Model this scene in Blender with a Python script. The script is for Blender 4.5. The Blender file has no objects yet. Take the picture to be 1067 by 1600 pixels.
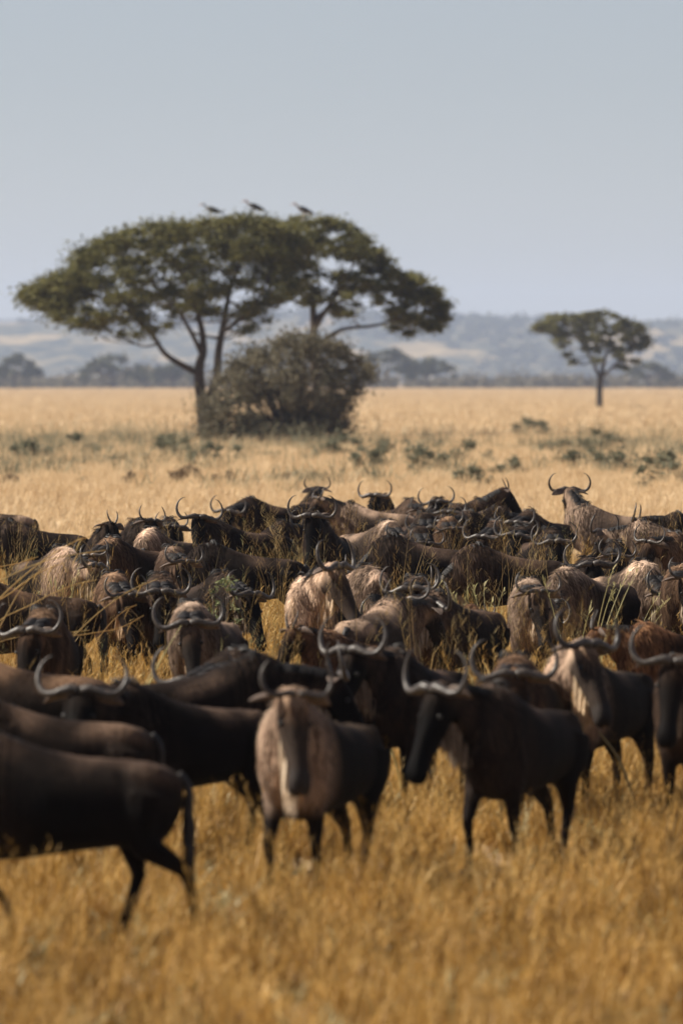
import bpy, bmesh, math, random
import numpy as np
from mathutils import Vector, Matrix, noise as mnoise

R = math.radians
random.seed(7)
rng = np.random.default_rng(11)
S = bpy.context.scene
COL = S.collection

# ------------------------------------------------------------------ camera, sky, sun, exposure
CAM_H = 3.4            # eye height: standing in an open safari vehicle
LENS = 240.0
FPX = LENS / 36.0 * 1600.0     # focal length in photo pixels
HORIZON = 595.0
cd = bpy.data.cameras.new('camera')
cam = bpy.data.objects.new('camera', cd)
COL.objects.link(cam)
cam.location = (0, 0, CAM_H)
cam.rotation_euler = (R(90), 0, 0)
cd.sensor_fit = 'VERTICAL'
cd.sensor_height = 36.0
cd.sensor_width = 24.0
cd.lens = LENS
cd.shift_y = -(800 - HORIZON) / 1600.0
cd.clip_start = 1.0
cd.clip_end = 60000
cd.dof.use_dof = True
cd.dof.focus_distance = 84.0
cd.dof.aperture_fstop = 3.0
cd.dof.aperture_blades = 0
S.camera = cam

SUN_EL, SUN_AZ = 43.0, -84.0     # azimuth from +Y, negative = to the left
w = bpy.data.worlds.new('World')
S.world = w
w.use_nodes = True
nt = w.node_tree
nt.nodes.clear()
sky = nt.nodes.new('ShaderNodeTexSky')
sky.sky_type = 'NISHITA'
sky.sun_disc = False
sky.sun_elevation = R(SUN_EL)
sky.sun_rotation = R(SUN_AZ)
sky.altitude = 1200
sky.air_density = 1.0
sky.dust_density = 0.6
sky.ozone_density = 3.0
hsv = nt.nodes.new('ShaderNodeHueSaturation')
hsv.inputs['Saturation'].default_value = 0.55
bg = nt.nodes.new('ShaderNodeBackground')
bg.inputs['Strength'].default_value = 0.05
wo = nt.nodes.new('ShaderNodeOutputWorld')
nt.links.new(sky.outputs[0], hsv.inputs['Color'])
tint = nt.nodes.new('ShaderNodeMix'); tint.data_type = 'RGBA'; tint.blend_type = 'MULTIPLY'
tint.inputs[0].default_value = 1.0; tint.inputs[7].default_value = (0.95, 0.92, 0.94, 1)     # cool white balance of the whole sky
nt.links.new(hsv.outputs[0], tint.inputs[6])
nt.links.new(tint.outputs[2], bg.inputs[0])
nt.links.new(bg.outputs[0], wo.inputs[0])

sl = bpy.data.lights.new('sun', 'SUN')
sl.energy = 5.0
sl.angle = R(0.5)
sl.color = (1.0, 0.92, 0.80)
sun = bpy.data.objects.new('sun', sl)
COL.objects.link(sun)
sdir = Vector((math.sin(R(SUN_AZ)) * math.cos(R(SUN_EL)), math.cos(R(SUN_AZ)) * math.cos(R(SUN_EL)), math.sin(R(SUN_EL))))
sun.rotation_euler = sdir.to_track_quat('Z', 'Y').to_euler()
sun.location = (0, 0, 50)

S.view_settings.view_transform = 'Standard'
S.view_settings.look = 'None'
S.view_settings.gamma = 1.0
S.view_settings.exposure = 0.84
S.view_settings.use_curve_mapping = False
S.cycles.use_denoising = True
S.cycles.max_bounces = 6
S.cycles.diffuse_bounces = 3
S.cycles.transparent_max_bounces = 8
S.cycles.volume_bounces = 1
S.cycles.caustics_reflective = False
S.cycles.caustics_refractive = False

# ------------------------------------------------------------------ helpers
def gx(px, d):
    return (px - 533.5) / FPX * d

def gd(py, z=0.0):
    """distance of something of height z seen at photo row py"""
    return FPX * (CAM_H - z) / (py - HORIZON)

def zz(py, d):
    return CAM_H - (py - HORIZON) * d / FPX

def link(name, me, parent=None, mat=None):
    o = bpy.data.objects.new(name, me)
    COL.objects.link(o)
    if parent is not None:
        o.parent = parent
    if mat is not None and me is not None and not me.materials:
        me.materials.append(mat)
    return o

def empty(name, loc=(0, 0, 0), rz=0.0):
    o = bpy.data.objects.new(name, None)
    COL.objects.link(o)
    o.location = loc
    o.rotation_euler = (0, 0, rz)
    o.empty_display_size = 0.2
    return o

def tag(o, label=None, cat=None, group=None, kind=None):
    if label: o['label'] = label
    if cat: o['category'] = cat
    if group: o['group'] = group
    if kind: o['kind'] = kind
    return o

class MB:
    """collects vertices and faces for one mesh"""
    def __init__(s):
        s.v = []; s.f = []
    def add(s, vs, fs):
        b = len(s.v)
        s.v.extend([tuple(p) for p in vs])
        s.f.extend([tuple(i + b for i in f) for f in fs])
    def ring_loft(s, rings, cap=True):
        n = len(rings[0]); b = len(s.v)
        for r in rings: s.v.extend([tuple(p) for p in r])
        for k in range(len(rings) - 1):
            for i in range(n):
                j = (i + 1) % n
                s.f.append((b + k*n + i, b + k*n + j, b + (k+1)*n + j, b + (k+1)*n + i))
        if cap:
            s.f.append(tuple(b + i for i in reversed(range(n))))
            s.f.append(tuple(b + (len(rings)-1)*n + i for i in range(n)))
    def tube(s, pts, rad, n=8, flat=1.0):
        pts = [Vector(p) for p in pts]
        rings = []; up = None
        for i, p in enumerate(pts):
            t = (pts[min(i+1, len(pts)-1)] - pts[max(i-1, 0)])
            if t.length < 1e-9: t = Vector((0, 0, 1))
            t.normalize()
            if up is None:
                up = Vector((0, 0, 1)) if abs(t.z) < .9 else Vector((1, 0, 0))
            a = t.cross(up)
            if a.length < 1e-6: a = t.orthogonal()
            a.normalize(); up = a.cross(t).normalized()
            rings.append([p + a*math.cos(2*math.pi*k/n)*rad[i] + up*math.sin(2*math.pi*k/n)*rad[i]*flat for k in range(n)])
        s.ring_loft(rings)
    def strip(s, pts, wid, side):
        """a tapering blade: pts along it, half widths, side vector"""
        b = len(s.v); side = Vector(side)
        for p, q in zip(pts[:-1], wid[:-1]):
            p = Vector(p)
            s.v.append(tuple(p - side*q)); s.v.append(tuple(p + side*q))
        s.v.append(tuple(pts[-1]))
        m = len(pts) - 1
        for i in range(m - 1):
            s.f.append((b+2*i, b+2*i+1, b+2*i+3, b+2*i+2))
        s.f.append((b+2*m-2, b+2*m-1, b+2*m))
    def mesh(s, name, mat=None, smooth=True):
        me = bpy.data.meshes.new(name)
        me.from_pydata(s.v, [], s.f)
        me.update()
        if smooth:
            me.polygons.foreach_set('use_smooth', [True]*len(me.polygons))
        if mat: me.materials.append(mat)
        return me

def spline(pts, n):
    """Catmull-Rom through pts, n samples per span"""
    P = [Vector(p) for p in pts]
    P = [P[0]*2 - P[1]] + P + [P[-1]*2 - P[-2]]
    out = []
    for i in range(1, len(P)-2):
        for k in range(n):
            t = k / n
            a, b, c, d = P[i-1], P[i], P[i+1], P[i+2]
            out.append(0.5*((2*b) + (c-a)*t + (2*a-5*b+4*c-d)*t*t + (3*b-a-3*c+d)*t**3))
    out.append(P[-2])
    return out

def lerp(a, b, t): return a + (b-a)*t

def interp(xs, ys, x): return float(np.interp(x, xs, ys))

def np_mesh(name, v, f, mat):
    me = bpy.data.meshes.new(name)
    k = f.shape[1]
    me.vertices.add(len(v)); me.vertices.foreach_set('co', v.astype(np.float32).ravel())
    me.loops.add(len(f)*k); me.loops.foreach_set('vertex_index', f.astype(np.int32).ravel())
    me.polygons.add(len(f)); me.polygons.foreach_set('loop_start', np.arange(0, len(f)*k, k, dtype=np.int32))
    me.update(calc_edges=True)
    me.materials.append(mat)
    return me

# ------------------------------------------------------------------ node material helpers
def new_mat(name):
    m = bpy.data.materials.new(name)
    m.use_nodes = True
    t = m.node_tree
    b = t.nodes['Principled BSDF']
    return m, t, b

def N(t, typ, **kw):
    n = t.nodes.new(typ)
    for k, v in kw.items():
        if k in n.inputs.keys(): n.inputs[k].default_value = v
        else: setattr(n, k, v)
    return n

def mixc(t, fac, a, b, mode='MIX'):
    n = t.nodes.new('ShaderNodeMix'); n.data_type = 'RGBA'; n.blend_type = mode
    for sock, v in ((0, fac), (6, a), (7, b)):
        if hasattr(v, 'is_linked'): t.links.new(v, n.inputs[sock])
        else: n.inputs[sock].default_value = v if sock == 0 else (tuple(v) + (1,) if len(v) == 3 else v)
    return n.outputs[2]

def mth(t, op, a, b=None, clamp=False):
    n = t.nodes.new('ShaderNodeMath'); n.operation = op; n.use_clamp = clamp
    for i, v in enumerate((a, b)):
        if v is None: continue
        if hasattr(v, 'is_linked'): t.links.new(v, n.inputs[i])
        else: n.inputs[i].default_value = v
    return n.outputs[0]

def ramp(t, fac, stops):
    n = t.nodes.new('ShaderNodeValToRGB')
    e = n.color_ramp.elements
    while len(e) < len(stops): e.new(0.5)
    for el, (p, c) in zip(e, stops):
        el.position = p; el.color = tuple(c) + (1,) if len(c) == 3 else c
    t.links.new(fac, n.inputs[0])
    return n.outputs[0]

def noise(t, vec, scale, detail=3.0, rough=0.55):
    n = t.nodes.new('ShaderNodeTexNoise')
    n.inputs['Scale'].default_value = scale; n.inputs['Detail'].default_value = detail
    n.inputs['Roughness'].default_value = rough
    if vec is not None: t.links.new(vec, n.inputs['Vector'])
    return n.outputs['Fac']

def mapping(t, vec, scale=(1, 1, 1)):
    n = t.nodes.new('ShaderNodeMapping'); n.inputs['Scale'].default_value = scale
    t.links.new(vec, n.inputs['Vector'])
    return n

# ---- wildebeest materials
def coat_material():
    m, t, b = new_mat('wildebeest_coat')
    oi = t.nodes.new('ShaderNodeObjectInfo')
    at = N(t, 'ShaderNodeAttribute', attribute_name='coat')
    rs = N(t, 'ShaderNodeAttribute', attribute_name='rest')
    br = N(t, 'ShaderNodeAttribute', attribute_name='brindle')
    off = t.nodes.new('ShaderNodeVectorMath'); off.operation = 'SCALE'; off.inputs[0].default_value = (3.1, 7.3, 5.7)
    t.links.new(oi.outputs['Random'], off.inputs['Scale'])
    ad = t.nodes.new('ShaderNodeVectorMath'); ad.operation = 'ADD'
    t.links.new(rs.outputs['Vector'], ad.inputs[0]); t.links.new(off.outputs[0], ad.inputs[1])
    st = noise(t, mapping(t, ad.outputs[0], (30, 1.5, 1.0)).outputs[0], 1.0, 2.0, 0.6)
    stm = ramp(t, st, [(0.44, (0, 0, 0)), (0.56, (1, 1, 1))])
    f = mth(t, 'MULTIPLY', stm, br.outputs['Fac'])
    hair = noise(t, mapping(t, ad.outputs[0], (120, 40, 7)).outputs[0], 1.0, 3.0, 0.65)
    blot = noise(t, ad.outputs[0], 3.0, 3.0, 0.6)
    c = mixc(t, 1.0, at.outputs['Color'], oi.outputs['Color'], 'MULTIPLY')
    fo = N(t, 'ShaderNodeAttribute', attribute_name='fore')
    rear = mth(t, 'ADD', mth(t, 'MULTIPLY', oi.outputs['Alpha'], mth(t, 'SUBTRACT', 1.0, fo.outputs['Fac'])), fo.outputs['Fac'])
    cr = t.nodes.new('ShaderNodeCombineColor')
    for q in range(3): t.links.new(rear, cr.inputs[q])
    c = mixc(t, 1.0, c, cr.outputs[0], 'MULTIPLY')
    c2 = mixc(t, f, c, mixc(t, 1.0, c, (0.36, 0.33, 0.32), 'MULTIPLY'))
    hv = ramp(t, hair, [(0.25, (0.55, 0.55, 0.55)), (0.8, (1.45, 1.4, 1.35))])
    c3 = mixc(t, 1.0, c2, hv, 'MULTIPLY')
    bv = ramp(t, blot, [(0.3, (0.75, 0.72, 0.7)), (0.7, (1.2, 1.15, 1.1))])
    c4 = mixc(t, 1.0, c3, bv, 'MULTIPLY')
    t.links.new(c4, b.inputs['Base Color'])
    b.inputs['Roughness'].default_value = 0.7
    b.inputs['Specular IOR Level'].default_value = 0.05
    b.inputs['Sheen Weight'].default_value = 0.0
    b.inputs['Sheen Roughness'].default_value = 0.45
    b.inputs['Sheen Tint'].default_value = (1.0, 0.85, 0.7, 1)
    bp = t.nodes.new('ShaderNodeBump'); bp.inputs['Strength'].default_value = 0.6; bp.inputs['Distance'].default_value = 0.012
    t.links.new(hair, bp.inputs['Height']); t.links.new(bp.outputs[0], b.inputs['Normal'])
    return m

def simple_mat(name, col, rough=0.6, var=0.25, scale=30.0, spec=0.4, stretch=(1, 1, 1), objcol=False):
    m, t, b = new_mat(name)
    tc = t.nodes.new('ShaderNodeTexCoord')
    n = noise(t, mapping(t, tc.outputs['Object'], stretch).outputs[0], scale, 3.0)
    lo = tuple(c*(1-var) for c in col); hi = tuple(min(1, c*(1+var)) for c in col)
    c = ramp(t, n, [(0.3, lo), (0.7, hi)])
    if objcol:
        oi = t.nodes.new('ShaderNodeObjectInfo')
        c = mixc(t, 1.0, c, oi.outputs['Color'], 'MULTIPLY')
    t.links.new(c, b.inputs['Base Color'])
    b.inputs['Roughness'].default_value = rough
    b.inputs['Specular IOR Level'].default_value = spec
    bp = t.nodes.new('ShaderNodeBump'); bp.inputs['Strength'].default_value = 0.3; bp.inputs['Distance'].default_value = 0.01
    t.links.new(n, bp.inputs['Height']); t.links.new(bp.outputs[0], b.inputs['Normal'])
    return m

M_COAT = coat_material()
M_HORN = simple_mat('horn_keratin', (0.055, 0.045, 0.038), 0.42, 0.6, 45, 0.35, (1, 1, 1))
M_MANE = simple_mat('mane_hair', (0.020, 0.017, 0.016), 0.6, 0.4, 40, 0.3)
M_BEARD = simple_mat('beard_hair', (0.50, 0.42, 0.33), 0.65, 0.25, 40, 0.3, (1, 1, 1), True)
M_EYE = simple_mat('eye_gloss', (0.01, 0.008, 0.006), 0.35, 0.1, 10, 0.3)
M_HOOF = simple_mat('hoof_horn', (0.03, 0.026, 0.022), 0.5, 0.3, 40, 0.4)
M_EAR = simple_mat('ear_skin', (0.095, 0.066, 0.05), 0.65, 0.35, 30, 0.3)

# ------------------------------------------------------------------ wildebeest
def d3(pitch, yaw):
    return Vector((math.cos(R(pitch))*math.cos(R(yaw)), math.cos(R(pitch))*math.sin(R(yaw)), math.sin(R(pitch))))

def ell_ring(c, side, up, w, hu, hd, n=20, e=2.3):
    out = []
    for k in range(n):
        a = 2*math.pi*k/n
        ca, sa = math.cos(a), math.sin(a)
        x = math.copysign(abs(ca)**(2/e), ca)*w
        y = math.copysign(abs(sa)**(2/e), sa)
        out.append(c + side*x + up*(y*(hu if y > 0 else hd)))
    return out

GAITS = {   # hoof offsets in x, lift for fl, fr, hl, hr
    'stand': ((0.03, 0), (-0.04, 0), (-0.06, 0), (0.05, 0)),
    'walk':  ((0.22, 0), (-0.20, 0.03), (-0.26, 0.04), (0.20, 0)),
    'step':  ((-0.14, 0), (0.16, 0.02), (0.14, 0), (-0.20, 0.0)),
}

def build_wildebeest(np_=18, hp=-58, ny=0, hy=0, gait='stand', vox=0.022, young=False, horn='adult', beard=1.0, roll=0):
    """returns dict name -> list of (mesh); all in the animal's own space: x forward, z up, feet at z=0"""
    Z = Vector((0, 0, 1))
    mb = MB()
    # trunk: x, top, bottom, half width
    T = [(-0.745, 1.00, 0.88, .05), (-0.72, 1.05, 0.80, .11), (-0.655, 1.095, 0.68, .185), (-0.53, 1.13, 0.625, .225), (-0.36, 1.14, 0.625, .24),
         (-0.16, 1.155, 0.605, .265), (0.05, 1.195, 0.575, .27), (0.24, 1.265, 0.55, .25), (0.40, 1.335, 0.55, .22),
         (0.50, 1.36, 0.57, .195), (0.62, 1.32, 0.645, .175), (0.72, 1.255, 0.73, .145), (0.79, 1.17, 0.86, .09)]
    rings = []
    for x, zt, zb, hw in T:
        zc = lerp(zb, zt, 0.45)
        rings.append(ell_ring(Vector((x, 0, zc)), Vector((0, 1, 0)), Z, hw, zt-zc, zc-zb, 24, 2.2))
    mb.ring_loft(rings)
    # shoulder and haunch masses
    def blob(c, r, rot=0):
        c = Vector(c); rr = []
        for k in range(1, 8):
            a = math.pi*k/8
            rr.append([c + Matrix.Rotation(rot, 3, 'Y') @ Vector((math.sin(a)*math.cos(2*math.pi*i/14)*r[0], math.sin(a)*math.sin(2*math.pi*i/14)*r[1], -math.cos(a)*r[2])) for i in range(14)])
        mb.ring_loft(rr)
    for s in (-1, 1):
        blob((0.47, s*.115, 0.98), (.15, .11, .28), R(10))
        blob((-0.50, s*.115, 0.87), (.20, .105, .27), R(-14))
    # neck
    p0 = Vector((0.42, 0, 1.03))
    nd = d3(np_, ny)
    ln = 0.56 if not young else 0.50
    Pp = Vector((0.47, 0, 1.09)) + nd*ln
    p1 = p0 + d3(np_*.4+6, ny*.3)*0.20
    p2 = Pp - nd*0.20
    nk = []
    hd_dir = d3(hp, hy)
    for k in range(9):
        t = k/8
        c = p0*(1-t)**3 + p1*(3*t*(1-t)**2) + p2*(3*t*t*(1-t)) + Pp*t**3
        tg = (p1-p0)*(3*(1-t)**2) + (p2-p1)*(6*t*(1-t)) + (Pp-p2)*(3*t*t)
        nk.append((c, tg.normalized(), t))
    nr = []
    for c, tg, t in nk:
        side = Z.cross(tg)
        if side.length < .05: side = Vector((-math.sin(R(ny)), math.cos(R(ny)), 0))
        side.normalize(); up = tg.cross(side).normalized()
        hu = interp([0, .35, .7, 1], [.24, .20, .155, .105], t)
        hdn = interp([0, .35, .7, 1], [.30, .24, .17, .10], t)
        wd = interp([0, .35, .7, 1], [.16, .125, .10, .088], t)
        nr.append(ell_ring(c, side, up, wd, hu, hdn, 18, 2.1))
    mb.ring_loft(nr)
    # head
    hs = Z.cross(hd_dir)
    if hs.length < .15: hs = Vector((-math.sin(R(hy)), math.cos(R(hy)), 0))
    hs.normalize(); hu_ = hd_dir.cross(hs).normalized()
    if roll:
        q = Matrix.Rotation(R(roll), 3, hd_dir); hs = q @ hs; hu_ = q @ hu_
    H0 = Pp + hu_*0.02
    HL = 0.56 if not young else 0.45
    # along, centre offset in up, half width, up, down
    HS = [(-.10, -.01, .055, .06, .06), (-.06, 0.0, .085, .09, .09), (0.02, 0.01, .100, .105, .12), (.12, .012, .100, .10, .13), (.20, .012, .088, .088, .125), (.30, .012, .070, .075, .10),
          (.40, .010, .066, .068, .082), (.46, .005, .074, .070, .078), (.50, 0, .080, .066, .075), (.535, -.005, .070, .052, .062), (.555, -.008, .04, .03, .035)]
    hk = HL/0.50
    hr = [ell_ring(H0 + hd_dir*(a*hk) + hu_*o, hs, hu_, w_, u_, dn, 18, 2.4) for a, o, w_, u_, dn in HS]
    mb.ring_loft(hr)
    # legs
    g = GAITS[gait]
    hoofs = []
    for i, (fx, sy) in enumerate(((1, 1), (1, -1), (-1, 1), (-1, -1))):
        dx, lift = g[i]
        y = sy*0.125
        if fx > 0:
            pts = [(0.46, y*.95, 1.0), (0.43, y*1.08, 0.80), (0.44 + dx*.25, y, 0.66), (0.465 + dx*.62 + (0.06 if lift else 0), y*.92, 0.40 + lift), (0.46+dx*.85, y*.9, 0.24 + lift), (0.455 + dx, y*.88, 0.105 + lift), (0.475 + dx, y*.88, 0.055+lift), (0.50+dx, y*.88, 0.0 + lift)]
            rad = [.10, .095, .070, .043, .030, .034, .040, .050]
        else:
            pts = [(-0.53, y*1.0, 0.95), (-0.49, y*1.15, 0.78), (-0.47 + dx*.2, y*1.12, 0.64), (-0.60 + dx*.6, y*.98, 0.455 + lift), (-0.595 + dx*.8, y*.93, 0.30 + lift), (-0.57 + dx, y*.9, 0.11 + lift), (-0.55 + dx, y*.9, 0.055 + lift), (-0.52+dx, y*.9, 0.0 + lift)]
            rad = [.15, .13, .090, .046, .034, .035, .040, .050]
        mb.tube(pts, rad, 12)
        hoofs.append(Vector(pts[-1]))
    me = mb.mesh('raw')
    ob = bpy.data.objects.new('raw', me)
    COL.objects.link(ob)
    md = ob.modifiers.new('r', 'REMESH'); md.mode = 'VOXEL'; md.voxel_size = vox
    ms = ob.modifiers.new('s', 'SMOOTH'); ms.factor = 0.5; ms.iterations = 9
    dg = bpy.context.evaluated_depsgraph_get()
    body = bpy.data.meshes.new_from_object(ob.evaluated_get(dg))
    bpy.data.objects.remove(ob); bpy.data.meshes.remove(me)
    body.name = 'wildebeest_body'
    body.polygons.foreach_set('use_smooth', [True]*len(body.polygons))
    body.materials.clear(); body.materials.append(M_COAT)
    # ---- colour zones of the coat
    n = len(body.vertices)
    V = np.empty(n*3, dtype=np.float64); body.vertices.foreach_get('co', V); V = V.reshape(-1, 3)
    nkp = np.array([c for c, _, _ in nk]); nkt = np.array([t for _, _, t in nk])
    dn_ = np.linalg.norm(V[:, None, :] - nkp[None], axis=2)
    ti = nkt[dn_.argmin(1)]; dneck = dn_.min(1)
    hv = np.array(hd_dir); rel = V - np.array(H0)
    ha = rel @ hv; hsid = rel @ np.array(hs); hup = rel @ np.array(hu_)
    hper = np.sqrt(hsid**2 + hup**2)
    ishead = ((ha > -0.13) & (ha < .62) & (hper < 0.17)).astype(float)
    ishead *= np.clip((ha + .12)/.08, 0, 1)
    neckw = np.clip((ti - 0.15)/.25, 0, 1) * np.clip((0.36 - dneck)/.08, 0, 1)
    rest = V.copy()
    nx = 0.55 + ti*0.55
    rest[:, 0] = V[:, 0]*(1-neckw) + nx*neckw
    x, y, z = V[:, 0], V[:, 1], V[:, 2]
    grey = np.array((0.20, 0.152, 0.122)); dark = np.array((0.024, 0.019, 0.017)); brown = np.array((0.075, 0.046, 0.028)); black = np.array((0.009, 0.0075, 0.0075))
    tanc = np.array((0.30, 0.232, 0.182))
    colr = np.tile(grey, (n, 1))
    def mix(mask, c):
        nonlocal colr
        mask = np.clip(mask, 0, 1)[:, None]
        colr = colr*(1-mask) + np.array(c)[None]*mask
    # shade painted into flanks and belly, sunlight into the ridge of the back
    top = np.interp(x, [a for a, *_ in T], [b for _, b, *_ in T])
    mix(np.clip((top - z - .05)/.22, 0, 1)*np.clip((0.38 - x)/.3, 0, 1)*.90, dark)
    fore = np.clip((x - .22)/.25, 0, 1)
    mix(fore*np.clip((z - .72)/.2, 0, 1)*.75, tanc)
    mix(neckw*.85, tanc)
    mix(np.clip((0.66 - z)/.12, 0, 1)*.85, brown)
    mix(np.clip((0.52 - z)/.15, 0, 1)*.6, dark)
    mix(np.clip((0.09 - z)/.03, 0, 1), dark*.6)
    mix(ishead*np.clip((ha + .02)/.10, 0, 1)*.95, black)
    mix(ishead*np.clip((.20 - ha)/.12, 0, 1)*np.clip((hup - .03)/.05, 0, 1)*.55, brown*1.2)
    mix(ishead*np.clip((ha - .44)/.04, 0, 1), np.array((.02, .018, .018)))
    # painted-on sunlight in patches along the ridge of the back and over the withers
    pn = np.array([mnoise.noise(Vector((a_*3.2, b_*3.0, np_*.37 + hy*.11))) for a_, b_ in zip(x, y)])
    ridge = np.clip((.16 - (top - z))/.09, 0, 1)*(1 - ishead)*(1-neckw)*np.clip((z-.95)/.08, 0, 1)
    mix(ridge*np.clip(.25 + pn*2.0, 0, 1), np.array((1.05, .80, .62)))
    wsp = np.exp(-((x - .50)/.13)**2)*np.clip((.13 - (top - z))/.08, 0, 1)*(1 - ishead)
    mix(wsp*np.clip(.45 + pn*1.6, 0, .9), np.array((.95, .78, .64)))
    if young:
        colr = colr*np.array((1.15, .95, .78))
    brin = np.clip((x - .02)/.25, 0, 1)*np.clip((z - .72)/.15, 0, 1)
    brin = np.maximum(brin, neckw) * (1 - ishead)
    brin = np.maximum(brin, .25*(1-ishead)*np.clip((z-.8)/.1, 0, 1))
    forem = np.clip(np.maximum(np.clip((x - .22)/.28, 0, 1)*np.clip((z - .55)/.2, 0, 1), neckw), 0, 1)
    a = body.attributes.new('fore', 'FLOAT', 'POINT'); a.data.foreach_set('value', forem.astype(np.float32))
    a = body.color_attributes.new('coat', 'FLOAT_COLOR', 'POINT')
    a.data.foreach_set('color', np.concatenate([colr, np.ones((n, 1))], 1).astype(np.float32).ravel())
    a = body.attributes.new('rest', 'FLOAT_VECTOR', 'POINT'); a.data.foreach_set('vector', rest.astype(np.float32).ravel())
    a = body.attributes.new('brindle', 'FLOAT', 'POINT'); a.data.foreach_set('value', brin.astype(np.float32))
    out = {'body': body}
    NR = np.empty(n*3, dtype=np.float64); body.vertices.foreach_get('normal', NR); NR = NR.reshape(-1, 3)
    wgt = np.clip(forem*1.0 + .22*np.clip((z - .62)/.2, 0, 1), 0, 1)*(1 - ishead)*(z > .5)
    wgt += .25*ishead*(ha < .25)*(hup > 0)
    hr_n = np.random.default_rng(int(abs(np_)*7 + abs(hy)*3 + 5))
    cnt = 2600 if not young else 1500
    idx = hr_n.choice(n, cnt, p=wgt/wgt.sum())
    Pn = V[idx]; Nn = NR[idx]
    dwn = np.tile(np.array((-.35, 0, -1.0)), (cnt, 1)) + hr_n.normal(0, .16, (cnt, 3))
    dwn -= Nn*(dwn*Nn).sum(1)[:, None]
    dwn /= np.maximum(np.linalg.norm(dwn, axis=1), .05)[:, None]
    sd_ = np.cross(dwn, Nn); sd_ /= np.maximum(np.linalg.norm(sd_, axis=1), .05)[:, None]
    Lh = (0.035 + .055*forem[idx])*hr_n.uniform(.6, 1.3, cnt)
    wh = hr_n.uniform(.0025, .0050, cnt)[:, None]
    root_ = Pn - Nn*.004; midp = Pn + dwn*(Lh*.5)[:, None] + Nn*.010; tipp = Pn + dwn*Lh[:, None] + Nn*.007
    hv_ = np.stack([root_ - sd_*wh, root_ + sd_*wh, midp + sd_*wh, midp - sd_*wh, tipp + sd_*wh*.25, tipp - sd_*wh*.25], 1).reshape(-1, 3)
    b6 = np.arange(cnt)*6
    hf_ = np.concatenate([np.stack([b6, b6+1, b6+2, b6+3], 1), np.stack([b6+3, b6+2, b6+4, b6+5], 1)], 0)
    hme = np_mesh('wildebeest_shaggy_hair', hv_, hf_, M_COAT)
    mul = hr_n.uniform(.55, 1.5, cnt)[:, None]
    def six(a_): return np.repeat(a_, 6, axis=0)
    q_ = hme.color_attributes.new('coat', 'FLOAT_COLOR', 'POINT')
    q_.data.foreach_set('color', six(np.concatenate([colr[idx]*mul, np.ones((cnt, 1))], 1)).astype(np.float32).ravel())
    for nm_, arr_ in (('brindle', brin), ('fore', forem)):
        q_ = hme.attributes.new(nm_, 'FLOAT', 'POINT'); q_.data.foreach_set('value', six(arr_[idx]).astype(np.float32))
    q_ = hme.attributes.new('rest', 'FLOAT_VECTOR', 'POINT'); q_.data.foreach_set('vector', six(rest[idx]).astype(np.float32).ravel())
    out['shaggy_hair'] = [hme]
    # ---- horns: in head frame, s outwards, v up over the poll, f along the face
    vdir = (-hd_dir*0.88 + hu_*0.47).normalized(); fdir = vdir.cross(hs)
    if fdir.dot(hd_dir) < 0: fdir = -fdir
    if horn == 'adult':
        hp_ = [(.012, .045, .05), (.07, .060, .055), (.14, .045, .055), (.215, .025, .05), (.285, .035, .035), (.335, .090, .015), (.350, .160, 0.0), (.328, .235, -.01), (.275, .287, -.005), (.228, .300, .0)]
        hr_ = [.052, .056, .046, .038, .034, .029, .024, .017, .009, .003]
    elif horn == 'cow':
        hp_ = [(.02, .05, .045), (.06, .060, .05), (.12, .050, .05), (.18, .045, .045), (.235, .07, .03), (.265, .12, .015), (.262, .18, 0.0), (.23, .235, -.01), (.20, .262, -.01)]
        hr_ = [.036, .036, .031, .027, .024, .02, .016, .010, .003]
    else:
        hp_ = [(.045, .05, .03), (.06, .08, .03), (.085, .12, .025), (.10, .17, .015), (.10, .215, .0), (.085, .25, -.01)]
        hr_ = [.024, .022, .019, .015, .010, .003]
    base = H0 + hu_*0.045 + hd_dir*0.0
    for s in (-1, 1):
        m2 = MB()
        pts = [base + hs*(s*p[0]*.90) + vdir*(p[1]*1.02) + fdir*p[2] for p in hp_]
        k = 3
        sp = spline(pts, k)
        rd = [.66*interp(range(len(hr_)), hr_, i/k) * (1 + .05*math.sin(i*2.2)*(i < 12)) for i in range(len(sp))]
        m2.tube(sp, rd, 10)
        out.setdefault('horn', []).append(m2.mesh('wildebeest_horn', M_HORN))
        # ear: cupped leaf, flattened, thick
        m3 = MB()
        eb = H0 + hs*(s*.085) + hu_*.03 - hd_dir*.035
        ed = (hs*(s*.95) - hd_dir*0.10 - hu_*.22 + Vector((0, 0, -.04))).normalized()
        L = .205
        ep = [eb + ed*(L*q) + hu_*(.015*math.sin(q*3)) - Z*(.03*q*q) for q in (-.15, .05, .25, .5, .75, .92, 1.0)]
        m3_r = [.022, .034, .050, .054, .041, .021, .004]
        # flat tube: broad across, thin through
        rings = []
        wide = (ed.cross(hd_dir)).normalized(); broad = wide.cross(ed).normalized()
        bd = (broad*.55 + wide*.83).normalized(); th = ed.cross(bd).normalized()
        for p, r_ in zip(ep, m3_r):
            rings.append([p + bd*math.cos(2*math.pi*q/10)*r_ + th*(math.sin(2*math.pi*q/10)*r_*.28 + .35*r_*math.cos(2*math.pi*q/10)**2) for q in range(10)])
        m3.ring_loft(rings)
        out.setdefault('ear', []).append(m3.mesh('wildebeest_ear', M_EAR))
        m4 = MB()
        ec = H0 + hd_dir*(.135*hk) + hs*(s*.098) + hu_*.045
        rr = []
        for q in range(1, 6):
            a_ = math.pi*q/6
            rr.append([ec + (hs*math.sin(a_)*math.cos(2*math.pi*i/8) + hd_dir*math.sin(a_)*math.sin(2*math.pi*i/8) + hu_*math.cos(a_))*.019 for i in range(8)])
        m4.ring_loft(rr)
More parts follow.
